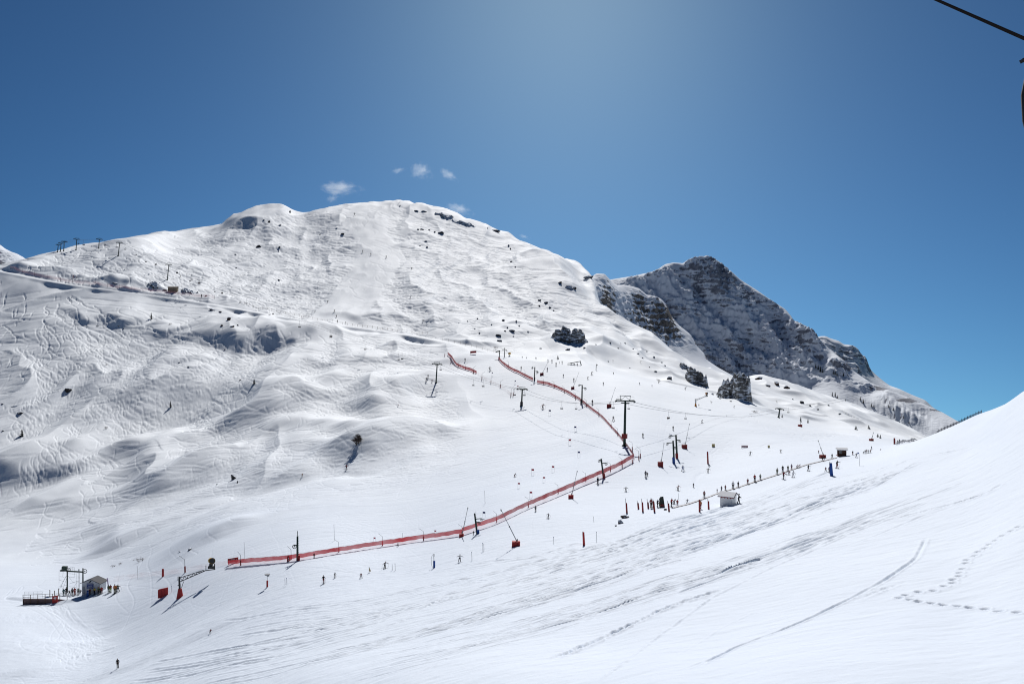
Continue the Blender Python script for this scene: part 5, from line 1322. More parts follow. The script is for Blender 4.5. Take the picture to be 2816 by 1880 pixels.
# white gabled hut with a snow covered roof beside the conveyor
p, k = spot(1997, 1391); o = empty('white_hut', p, R(-33))
W, D, H = 35 * k, 36 * k, 27 * k
hut_faces(o, W, D, H, 35 * k, RENDER_B, ROOFSN, .35, 'x')
m = MB(); m.box((0, -.37, H - .12), (W + .7, .05, .10)); m.build('fascia', DRED, o)
m = MB()
for i in range(4): m.box((-W * .36 + i * W * .24, -.06, H - .30), (.16, .14, .14))
m.build('rafter_end', DRED, o)
m = MB(); m.poly([(W/2 + .36, -.35, H - .28), (W/2 + .36, D/2, 35*k + .02), (W/2 + .36, D + .35, H - .28), (W/2 + .36, D + .35, H - .12), (W/2 + .36, D/2, 35*k + .16), (W/2 + .36, -.35, H - .12)], (.05, 0, 0)); m.build('barge_board', BROWN, o)
tag(o, 'small white gabled hut with red trimmed snowy roof beside the conveyor belt', 'hut')

# brown cabin near the end of the conveyor
p, k = spot(2316, 1254); o = empty('brown_cabin', p, R(-14))
W, D, H = 22 * k, 17 * k, 18 * k
hut_faces(o, W, D, H, 21 * k, BROWN, ROOFSN, .35, 'x')
m = MB(); m.box((-W * .18, -.04, H * .62), (W * .30, .06, H * .40)); f_ = m.build('window', paint('window_frame', (.5, .5, .48)), o)
m = MB(); m.box((-W * .25, -.075, H * .62), (W * .11, .02, H * .32)); m.box((-W * .11, -.075, H * .62), (W * .11, .02, H * .32)); m.build('pane', paint('dark_glass', (.03, .04, .05), .15), f_)
m = MB(); m.box((W / 2 + .03, D * .5, H * .45), (.06, D * .32, H * .85)); m.build('door', DARK, o)
m = MB(); m.box((-W * .62, -.3, H * .18), (W * .26, .5, H * .06)); m.build('bench', DRED, o)
tag(o, 'dark brown cabin with white window and thick snow on its roof', 'cabin')

# lift attendant hut at lower left
p, k = spot(250, 1632); o = empty('lift_hut', p, R(-4))
W, D, H = 52 * k, 30 * k, 29 * k
rf = hut_faces(o, W, D, H, 40 * k, RENDER_W, ROOFDK, .35, 'y')
m = MB(); m.box((-2 * k, -.05, 22 * k), (19 * k, .08, 14 * k)); b_ = m.build('information_board', paint('blue_board', (.02, .05, .22), .6), o)
m = MB()
for r_, (a, b) in enumerate([(-8, 8), (-8, -1), (1, 8), (-6, 6), (-8, 8), (-5, 7)]): m.box((-2 * k + (a + b) / 2 * k, -.105, (27.3 - 2.1 * r_) * k), ((b - a) * k, .02, .75 * k))
m.build('marking', paint('pale_print', (.6, .63, .72)), b_)
m = MB(); m.ring((0, -.06, 35 * k), (0, 1, 0), 1.3 * k, .5 * k, 10, 5); m.box((0, -.4, 34.4 * k), (.2, .7, .2)); m.build('lamp', DARK, o)
m = MB(); m.box((-20 * k, -.045, 10 * k), (7 * k, .06, 20 * k)); m.build('door', paint('grey_door', (.25, .27, .3)), o)
tag(o, 'pale lift hut with dark gable roof and blue information board', 'hut')

# drag lift drive station: two legs, a beam, motor house and wheels
p, k = spot(185, 1628); o = empty('drive_station', p, R(3))
m = MB(); m.tube([(0,0,-.5),(0,0,58*k)], [1.9*k,1.7*k], 12); m.build('leg', GREEN, o, True)
m = MB(); m.tube([(42*k,0,-.5),(42*k,0,66*k)], [2.2*k,1.5*k], 12); m.build('leg', GREEN, o, True)
m = MB(); m.box((21*k,0,57*k), (46*k,2.6*k,3.4*k), Matrix.Rotation(.07, 3, 'Y')); m.build('beam', GREEN, o)
m = MB(); m.box((-7*k,0,68*k), (13*k,8*k,7.5*k), Matrix.Rotation(.06, 3, 'Y')); m.box((-9*k,0,60.5*k), (17*k,7*k,4*k)); m.build('motor_house', GREEN, o)
for cx, cz, R_ in ((4*k, 63*k, 5*k), (48*k, 58*k, 5.6*k)):
    m = MB(); m.ring((cx,-2.4*k,cz), (0,1,0), R_, .75*k, 24, 6)
    for j in range(3):
        e = Vector((math.cos(j*1.047+.4),0,math.sin(j*1.047+.4)))*R_; q = Vector((cx,-2.4*k,cz)); m.tube([q-e,q+e], .3*k, 4)
    m.tube([(cx,-3.5*k,cz),(cx,0,cz)], .9*k, 8); m.build('wheel', DARK, o)
m = MB()
def fr(pts, r=.28): m.tube([(a*k, b*k, c*k) for a, b, c in pts], r*k, 4)
fr([(9,0,60),(9,0,70),(19,0,69),(19,0,59)]); fr([(9,0,65),(19,0,64)]); fr([(13,0,60),(13,0,69.6)])
fr([(-22,0,26),(-22,0,58),(-20,0,61),(-15,0,62)]); fr([(-20,0,44),(-8,0,42)]); fr([(-22,0,35),(-10,0,30)]); fr([(-12,0,44),(-11,0,58)])
m.build('guard_rail', STEEL, o)
m = MB()
for a, b in [((-2,0,46),(-24,0,4)),((-1,0,40),(-14,0,2)),((-16,0,20),(-4,0,44)),((2,0,46),(16,0,26)),((24,0,52),(24,0,0)),((28,0,30),(10,0,4)),((16,0,28),(30,0,30)),((6,0,24),(26,0,30)),((4,0,16),(24,0,14)),((0,0,52),(22,0,50)),((-18,0,22),(-8,0,0)),((-22,0,16),(-2,0,20)),((20,0,42),(20,0,56)),((6,0,42),(20,0,41))]: fr([a, b], .26)
m.build('bracing', STEEL, o)
m = MB(); 
for x_ in (30, 34): fr([(x_,-2,-2),(x_,-2,58)], .35)
for i in range(15): fr([(30,-2,2+i*3.6),(34,-2,2+i*3.6)], .22)
fr([(32,-2,56),(32,-2,64)], 1.6); m.build('ladder', STEEL, o)
tag(o, 'dark green drag lift drive station with motor house, beam and two big wheels', 'lift station')

# loading platform: low retaining wall and railings
p, k = spot(64, 1661); o = empty('loading_platform', p)
d_ = Vector((82 * k, 6 * k, 7.5 * k))
m = MB(); m.poly([(0,0,-1.2), d_ + Vector((34*k,0,-1.2+3*k)), d_ + Vector((34*k,0,2.5*k)), d_ + Vector((0,0,5.4*k)), (0,0,15*k)], (0,.3,0)); m.build('retaining_wall', paint('stained_timber_wall', (.16,.11,.11), .85), o)
for i in range(7):
    t = i / 6; q = Vector((118*k,6*k,9*k)) * t; m = MB(); m.tube([q + Vector((0,-.1,-.4 + 2*k)), q + Vector((0,-.1,27*k - 7*k*t))], .75*k, 6); m.build('post', WOOD, o)
m = MB()
for z0, z1 in ((26.5, 22), (20, 16)): m.tube([(0,-.1,z0*k), (118*k,6*k-.1,(9+z1-2)*k)], .45*k, 5)
m.build('rail', WOOD, o)
m = MB()
for z_ in (33, 28, 24): m.tube([(0,5*k,z_*k),(48*k,8*k,(z_)*k)], .25*k, 4)
for i in range(5): m.tube([(i*12*k,(5+.7*i)*k,12*k),(i*12*k,(5+.7*i)*k,33*k)], .25*k, 4)
m.build('guard_rail', STEEL, o)
tag(o, 'timber loading platform with railings in front of the drive station', 'platform')
for i, (px, py, h, lb) in enumerate([(137,1640,19,'left wooden post behind the loading platform'),(150,1640,17,'middle wooden post behind the loading platform'),(161,1637,20,'right wooden post behind the loading platform')]):
    q, k = spot(px, py); m = MB(); m.tube([(0,0,-.3),(0,0,h*k)], .9*k, 7); o2 = m.build('wooden_post', WOOD); o2.location = q; tag(o2, lb, 'post', 'wooden posts of the loading platform')
# red banner with a white emblem
q, k = spot(151, 1657); o = empty('banner', q, R(8)); m = MB(); m.poly([(-6.5*k,0,-.2),(6.5*k,0,.3*k),(7.5*k,0,21*k),(-7*k,0,18*k)], (0,.12,0)); m.build('cloth', RED, o)
m = MB(); m.poly([(-4*k,-.03,13.5*k),(-.5*k,-.03,16.5*k),(3.5*k,-.03,17*k),(4.5*k,-.03,14*k),(2.5*k,-.03,15.4*k),(.5*k,-.03,14.6*k),(3*k,-.03,12.8*k),(4.6*k,-.03,12.4*k),(4*k,-.03,11.4*k),(-1*k,-.03,12.2*k)], (0,.02,0)); m.box((0,-.02,9.6*k),(5*k,.02,.8*k)); m.build('emblem', WHITE, o)
tag(o, 'red banner with white swoosh emblem hung on the loading platform', 'banner')
q, k = spot(241, 1640); m = MB(); m.tube([(0,0,-.2),(0,0,17*k)], 2.6*k, 10); o = empty('padded_post', q); m.build('pad', BLUE, o, True); m = MB(); m.ring((0,0,12*k), (0,0,1), 2.65*k, .35*k, 10, 4); m.build('band', WHITE, o); tag(o, 'blue padded post in front of the lift hut', 'padded post', 'padded posts')
# pale feather flag and leaning rod beyond the hut
q, k = spot(298, 1622); o = empty('feather_flag', q); m = MB(); m.tube([(0,0,-.2),(-4*k,0,34*k)], .3*k, 4); m.build('pole', STEEL, o); m = MB(); m.add([(-.4*k,-.03,6*k),(-4.6*k,0,34*k),(-1.6*k,.05,33*k),(1.2*k,.03,10*k)], [(0,1,2,3)]); m.build('cloth', paint('lilac_cloth',(.62,.45,.66),.8), o); tag(o, 'slim lilac feather flag standing right of the lift hut', 'flag')
# red crash mat beside the big snow gun
q, k = spot(448, 1641); o = empty('crash_mat', q, R(12)); m = MB(); m.poly([(-13*k,0,-.2),(13*k,0,-.2),(13*k,0,26*k),(-10*k,0,22*k),(-13*k,0,20*k)], (0,3*k,0)); m.build('pad', RED, o)
m = MB()
for x_ in (-4.5, 4): m.box((x_*k,-.04,11*k),(.5*k,.04,22*k))
m.build('seam', DRED, o); tag(o, 'large red crash mat standing left of the big snow gun', 'crash mat')

# dark green board at the conveyor start
q, k = spot(1822, 1394); o = empty('notice_board', q, R(12)); o.rotation_euler = (R(-8), 0, R(12)); m = MB(); m.poly([(-6*k,0,0),(7*k,0,0),(4*k,0,29*k),(-3*k,0,28.5*k),(-7.5*k,0,23*k)], (0,.25,0)); m.build('panel', paint('dark_green_board',(.02,.035,.028)), o)
m = MB(); m.box((-2*k,-.05,5*k),(9*k,.3,6*k)); m.build('pad', DRED, o); tag(o, 'dark green board with red foot at the conveyor start', 'board')
# magic carpet: a belt with a dark edge on a low frame
CARP = [(1852,1396),(1890,1387),(1937,1371),(1984,1352),(2016,1345),(2056,1331),(2091,1320),(2137,1306),(2180,1291),(2223,1276),(2262,1268),(2300,1259)]
run = ground_run(CARP); o = empty('conveyor_belt', run[0][0]); b0 = run[0][0]; m = MB(); m2 = MB()
V = []
for i, (v, kk) in enumerate(run): V.append(v - b0)
for i in range(len(V) - 1):
    a, b = V[i], V[i + 1]
    m.add([a + Vector((0,-.45,.09)), b + Vector((0,-.45,.09)), b + Vector((0,.5,.10)), a + Vector((0,.5,.10))], [(0,1,2,3)])
    m2.add([a + Vector((0,-.5,-.2)), b + Vector((0,-.5,-.2)), b + Vector((0,-.5,.15)), a + Vector((0,-.5,.15))], [(0,1,2,3)])
m.build('belt', paint('grey_belt',(.6,.6,.62),.8), o); m2.build('side_frame', paint('brown_frame',(.20,.15,.13),.8), o)
tag(o, 'long conveyor belt carrying skiers up the nursery slope', 'conveyor')

# green gantry and canopy platform on the upper piste
q, k = spot(1371, 985); o = empty('green_gantry', q); m = MB(); m.tube([(3*k,0,-.3),(2*k,0,21*k)], 1.1*k, 7); m.build('leg', GREEN, o); m = MB(); m.box((-2*k,0,19*k),(13*k,3*k,3*k),Matrix.Rotation(-.25,3,'Y')); m.build('beam', GREEN, o); tag(o, 'green gantry with sloping beam beside the highest drag pylon', 'gantry')
q, k = spot(1583, 1003); o = empty('lift_canopy', q); m = MB(); m.poly([(-17*k,0,3*k),(14*k,0,9*k),(15*k,0,11*k),(-17*k,0,5*k)], (0,1.2,0)); m.build('roof', GREEN, o)
for x_, h_ in ((-15,3.4),(-5,5),(4,7)): m = MB(); m.tube([(x_*k,.6,-.3),(x_*k,.6,h_*k)], .5*k, 5); m.build('leg', GREEN, o)
m = MB(); m.tube([(12*k,.6,10*k),(16*k,.6,-1*k)], 1.3*k, 6); m.build('leg', GREEN, o); tag(o, 'long low green canopy on legs at the top of the nursery slope', 'canopy')
# shed at the traverse
q, k = spot(474, 804); o = empty('wooden_shed', q, R(6)); hut_faces(o, 24*k, 14*k, 14*k, 17*k, paint('sandy_boards',(.30,.23,.16),.85), paint('pale_roofing',(.45,.42,.38),.85), .3, 'x'); tag(o, 'sandy shed with pale roof built into the traverse bank', 'shed')
# small signs on the nursery slope
board([(1958,1228),(1966,1228)], 0, 8, 'sign', paint('ochre_sign',(.55,.45,.2)), 'small ochre sign, left one on the nursery slope', 'sign', 'signs on the nursery slope')
board([(2112,1231),(2117,1231)], 0, 7, 'sign', paint('ochre_sign',(.55,.45,.2)), 'small ochre sign, right one on the nursery slope', 'sign', 'signs on the nursery slope')
board([(2039,1232),(2057,1232)], 2, 8, 'banner', paint('white_banner',(.75,.70,.70)), 'white banner with faded red lettering on the nursery slope', 'banner')
q, k = spot(2039, 1232); m = MB()
for i in range(7): m.box((( .8 + 2.6*i)*k,-.05,5*k),(1.4*k,.03,3.4*k))
m.build('lettering', paint('faded_red_print',(.62,.30,.30)), bpy.data.objects['banner.002'] if 'banner.002' in bpy.data.objects else bpy.data.objects['banner'])
# summit mast
q, k = spot(1100, 556); m = MB(); m.tube([(0,0,-1),(0,0,13*k)], .3*k, 5); o = m.build('summit_mast', STEEL); o.location = q; tag(o, 'thin mast standing on the very summit', 'mast')

# our own lift: the rope passing overhead at the right and the hanger of the chair next to us
def at(px, py, Y): return Vector(((px - CX) / F * Y, Y, (CY - py) / F * Y))
m = MB(); A, B = at(2566, -4, 11.0), at(2816, 106, 8.6); d_ = (A - B); m.tube([B - d_ * 2.0, B, A, A + d_ * 9], .018, 10)
o = m.build('overhead_rope', paint('greasy_rope',(.03,.026,.025),.95,0,.1,3,0), None, True); tag(o, 'dark steel lift rope crossing the top right corner overhead', 'cable')
o = empty('chair_hanger', at(2822, 150, 4.2)); b0 = Vector(o.location); m = MB()
m.tube([at(2880,-60,4.2)-b0, at(2862,120,4.2)-b0, at(2838,200,4.2)-b0, at(2826,262,4.2)-b0, at(2830,330,4.2)-b0, at(2852,420,4.2)-b0, at(2900,560,4.2)-b0], [.03]*7, 12); m.build('arm', BLACK, o, True)
m = MB(); m.box(at(2826,160,4.2)-b0, (.055,.05,.018), Matrix.Rotation(-.5,3,'Y')); m.tube([at(2814,166,4.2)-b0, at(2850,158,4.2)-b0], .012, 6); m.build('clamp', BLACK, o)
tag(o, 'black curved hanger arm of the next chair at the right frame edge', 'hanger')
# ------------------------------------------------------------------ people
def skin_mesh(name, V, E, Rr, root=0, sub=1):
    me = bpy.data.meshes.new('tmp'); me.from_pydata(V, E, []); ob = bpy.data.objects.new('tmp', me); COL.objects.link(ob)
    md = ob.modifiers.new('s', 'SKIN'); md.use_smooth_shade = True; md.branch_smoothing = .6
    for i, r in enumerate(Rr):
        me.skin_vertices[0].data[i].radius = r if isinstance(r, tuple) else (r, r); me.skin_vertices[0].data[i].use_root = i == root
    if sub: sb = ob.modifiers.new('d', 'SUBSURF'); sb.levels = sub; sb.render_levels = sub
    dg = bpy.context.evaluated_depsgraph_get(); dg.update()
    out = bpy.data.meshes.new_from_object(ob.evaluated_get(dg)); out.name = name
    bpy.data.objects.remove(ob); bpy.data.meshes.remove(me)
    return out
SKIN = paint('skin', (.48, .28, .20), .6)
def pose(lean=0, side=0, knee=.03, stance=.11, arms='down', split=0, crouch=0):
    """joints of a 1.75 m figure facing -y"""
    c = crouch; P = {}
    P['pelvis'] = (side * .3, .06 * c * 2, .95 - c); P['chest'] = (side * .7, -lean * .6 + .04 * c, 1.30 - c * 1.15); P['neck'] = (side, -lean - .02, 1.49 - c * 1.25)
    P['head'] = (side, -lean - .05, 1.60 - c * 1.28); P['crown'] = (side, -lean - .04, 1.70 - c * 1.28)
    for s_, n_ in ((-1, 'L'), (1, 'R')):
        sx, sy, sz = side + s_ * .19, -lean * .9, 1.41 - c * 1.22
        P['sh' + n_] = (sx, sy, sz)
        if arms == 'down': e, w_ = (sx + s_ * .07, sy + .02, sz - .27), (sx + s_ * .05, sy - .10, sz - .50)
        elif arms == 'wide': e, w_ = (sx + s_ * .25, sy - .02, sz - .12), (sx + s_ * .47, sy - .10, sz - .16)
        elif arms == 'point': e, w_ = ((sx + .26, sy, sz - .02), (sx + .52, sy - .02, sz)) if s_ > 0 else ((sx - .08, sy, sz - .27), (sx - .02, sy - .14, sz - .48))
        else: e, w_ = (sx + s_ * .12, sy - .10, sz - .24), (sx + s_ * .14, sy - .34, sz - .30)
        P['el' + n_], P['wr' + n_] = e, w_
        d_ = (Vector(w_) - Vector(e)).normalized(); P['ha' + n_] = tuple(Vector(w_) + d_ * .09)
        st = s_ * stance; fy = split * s_
        P['hip' + n_] = (side * .3 + s_ * .09, P['pelvis'][1], .90 - c)
        P['kn' + n_] = ((P['hip' + n_][0] + st) / 2, -knee - c * .45 + fy * .5, .48 - c * .35); P['an' + n_] = (st, .02 + fy, .09); P['to' + n_] = (st, -.15 + fy, .05)
    return P
def figure(P):
    names = list(P); idx = {n: i for i, n in enumerate(names)}
    rad = dict(pelvis=(.13,.10), chest=(.15,.11), neck=.055, head=(.085,.10), crown=(.06,.07))
    for n_ in 'LR': rad.update({'sh'+n_: .06, 'el'+n_: .042, 'wr'+n_: .03, 'ha'+n_: (.045,.022), 'hip'+n_: .09, 'kn'+n_: .06, 'an'+n_: .042, 'to'+n_: .04})
    E = [('pelvis','chest'),('chest','neck'),('neck','head'),('head','crown')]
    for n_ in 'LR': E += [('chest','sh'+n_),('sh'+n_,'el'+n_),('el'+n_,'wr'+n_),('wr'+n_,'ha'+n_),('pelvis','hip'+n_),('hip'+n_,'kn'+n_),('kn'+n_,'an'+n_),('an'+n_,'to'+n_)]
    V = [P[n] for n in names]; Rr = [rad[n] for n in names]; Ei = [(idx[a], idx[b]) for a, b in E]
    # nose and ears, five fingers
    h = P['head']; 
    for dv, r_ in (((0,-.115,.0),.014), ((-.088,0,.005),.018), ((.088,0,.005),.018)):
        V.append(tuple(Vector(h) + Vector(dv))); Rr.append(r_); Ei.append((idx['head'], len(V) - 1))
    for n_ in 'LR':
        b = Vector(P['ha'+n_]); d_ = (b - Vector(P['wr'+n_])).normalized(); sd_ = d_.cross(Vector((0,0,1))); sd_ = sd_.normalized() if sd_.length > .1 else Vector((1,0,0)); bend = d_.cross(sd_)
        for j, L_ in enumerate((.07,.08,.075,.06)):
            q = b + sd_ * (.022 * (j - 1.5)) + d_ * .03; V += [tuple(q), tuple(q + d_ * L_ * .6), tuple(q + d_ * L_ * .8 - bend * .035)]; Rr += [.009,.0085,.008]; a = len(V) - 3; Ei += [(idx['ha'+n_], a),(a, a+1),(a+1, a+2)]
        q = Vector(P['wr'+n_]) + d_ * .04 + sd_ * .045; V += [tuple(q), tuple(q + d_ * .05 + sd_ * .015)]; Rr += [.011,.009]; a = len(V) - 2; Ei += [(idx['ha'+n_], a),(a, a+1)]
    body = skin_mesh('person', V, Ei, Rr, idx['pelvis'])
    def sub_(names_, edges, grow, nm, root):
        ix = {n: i for i, n in enumerate(names_)}
        return skin_mesh(nm, [P[n] for n in names_], [(ix[a], ix[b]) for a, b in edges], [tuple(x + grow for x in (rad[n] if isinstance(rad[n], tuple) else (rad[n],) * 2)) for n in names_], ix[root])
    jn = ['pelvis','chest','neck','shL','elL','wrL','shR','elR','wrR']
    jacket = sub_(jn, [('pelvis','chest'),('chest','neck'),('chest','shL'),('shL','elL'),('elL','wrL'),('chest','shR'),('shR','elR'),('elR','wrR')], .03, 'jacket', 'chest')
    tn = ['pelvis','hipL','knL','anL','hipR','knR','anR']
    trs = sub_(tn, [('pelvis','hipL'),('hipL','knL'),('knL','anL'),('pelvis','hipR'),('hipR','knR'),('knR','anR')], .026, 'trousers', 'pelvis')
    m = MB(); hc = Vector(P['head']) + Vector((0,.012,.045)); n1, n2 = 10, 5
    for i in range(n2):
        a0, a1 = math.pi/2 * i / n2, math.pi/2 * (i+1) / n2
        for j in range(n1):
            t0, t1 = 6.283 * j / n1, 6.283 * (j+1) / n1
            m.add([hc + Vector((math.cos(t)*math.cos(a)*.115, math.sin(t)*math.cos(a)*.13, math.sin(a)*.12)) for a, t in ((a0,t0),(a0,t1),(a1,t1),(a1,t0))], [(0,1,2,3)])
    hel = m.mesh('helmet', BLACK, True)
    m = MB(); m.box(Vector(P['head']) + Vector((0,-.095,.02)), (.14,.04,.06)); gog = m.mesh('goggles', BLACK)
    boots = []
    for n_ in 'LR': m = MB(); m.tube([Vector(P['an'+n_]) + Vector((0,.02,.16)), Vector(P['an'+n_]) + Vector((0,.02,-.05))], .075, 8); m.box(Vector(P['an'+n_]) + Vector((0,-.07,-.03)), (.11,.26,.11)); boots.append(m.mesh('boot', DARK))
    return dict(body=body, jacket=jacket, trousers=trs, helmet=hel, goggles=gog, boots=boots, P=P)
def ski_mesh(P, n_, turn):
    m = MB(); c = Vector(P['an'+n_]) + Vector((0,-.06,-.075)); r_ = Matrix.Rotation(turn, 3, 'Z')
    for y0, y1, z1 in ((-.75,.75,0),): m.box(c, (.085,1.5,.03), r_)
    m.box(c + r_ @ Vector((0,-.82,.045)), (.08,.2,.025), r_ @ Matrix.Rotation(-.5,3,'X'))
    return m.mesh('ski', DARK)
def pole_mesh(P, n_):
    m = MB(); w_ = Vector(P['ha'+n_]); e = Vector((w_.x + (.12 if n_ == 'R' else -.12), w_.y + .45, .03)); m.tube([w_ + (w_ - e) * .08, e], .012, 5); m.ring(w_.lerp(e,.93), w_ - e, .05, .008, 8, 4); return m.mesh('ski_pole', DARK)
POSES = {
 'stand': figure(pose()), 'plow': figure(pose(.10, 0, .08, .30, 'fwd', 0, .06)), 'carve': figure(pose(.16, .14, .12, .20, 'wide', 0, .14)), 'walk': figure(pose(.06, 0, .06, .12, 'fwd', .22)),
 'point': figure(pose(.03, 0, .03, .24, 'point')), 'wide': figure(pose(.05, 0, .05, .30, 'wide', 0, .05)), 'bend': figure(pose(.42, .05, .10, .22, 'fwd', 0, .22)),
}
for nm, F_ in POSES.items():
    t = .28 if nm in ('plow', 'wide', 'point') else 0
    F_['skis'] = [ski_mesh(F_['P'], 'L', -t), ski_mesh(F_['P'], 'R', t)]; F_['poles'] = [pole_mesh(F_['P'], 'L'), pole_mesh(F_['P'], 'R')]
def sit_pose():
    P = pose(0, 0, .03, .12, 'fwd'); P = {n: (x, y, z - .88) for n, (x, y, z) in P.items()}
    for n_ in 'LR':
        x = P['hip'+n_][0]; P['kn'+n_] = (x, -.42, .03); P['an'+n_] = (x, -.45, -.38); P['to'+n_] = (x, -.62, -.42)
    return P
POSES['sit'] = figure(sit_pose()); POSES['sit']['skis'] = [ski_mesh(POSES['sit']['P'], 'L', 0), ski_mesh(POSES['sit']['P'], 'R', 0)]; POSES['sit']['poles'] = []
CLOTH = {'black': (.012,.012,.014), 'navy': (.015,.022,.05), 'blue': (.03,.08,.26), 'red': (.38,.025,.025), 'dred': (.20,.022,.028), 'green': (.06,.12,.05), 'olive': (.10,.10,.05), 'grey': (.15,.15,.16), 'white': (.65,.65,.66), 'yellow': (.55,.42,.06), 'brown': (.09,.06,.045), 'orange': (.5,.16,.05), 'teal': (.03,.13,.13), 'lime': (.25,.36,.04), 'purple': (.09,.04,.14)}
CM = {k_: paint('cloth_' + k_, v_, .8, 0, .2, 4.0, .2) for k_, v_ in CLOTH.items()}
for F_ in POSES.values():
    F_['body'].materials.clear(); F_['body'].materials.append(SKIN)
    for part in ('jacket', 'trousers'): F_[part].materials.clear(); F_[part].materials.append(CM['black'])
def sub_obj(name, me, parent, mat=None):
    c = link(bpy.data.objects.new(name, me)); c.parent = parent
    if mat: c.material_slots[0].link = 'OBJECT'; c.material_slots[0].material = mat
    return c
def person(px, py, h, ps, yaw, ja, tr, label, group, skis=True, lean=0, loc=None, tall=1.75):
    p, k = (loc if loc else spot(px, py)); F_ = POSES[ps]
    o = link(bpy.data.objects.new('person', F_['body'])); s_ = h * k / tall
    o.location = p + Vector((0, 0, .06 * s_ if loc is None else 0)); o.scale = (s_,) * 3; o.rotation_euler = (0, lean, yaw)
    sub_obj('jacket', F_['jacket'], o, CM[ja]); sub_obj('trousers', F_['trousers'], o, CM[tr])
    if h > 9:
        sub_obj('helmet', F_['helmet'], o, CM[random.choice(['black','navy','dred','grey','black'])]); [sub_obj('boot', b_, o) for b_ in F_['boots']]
        if h >= 14: sub_obj('goggles', F_['goggles'], o)
    if skis:
        for me in F_['skis']: sub_obj('ski', me, o)
        if h >= 13:
            for me in F_['poles']: sub_obj('ski_pole', me, o)
    return tag(o, label, 'person', group)
PI = math.pi
UH, RS, LP, NS, CB, LS, CE, UP_ = 'skiers on the upper hill', 'skiers on the race slope', 'skiers on the lower piste', 'skiers on the nursery slope', 'people riding the conveyor', 'people at the lift station', 'people at the conveyor end', 'skiers on the upper piste'
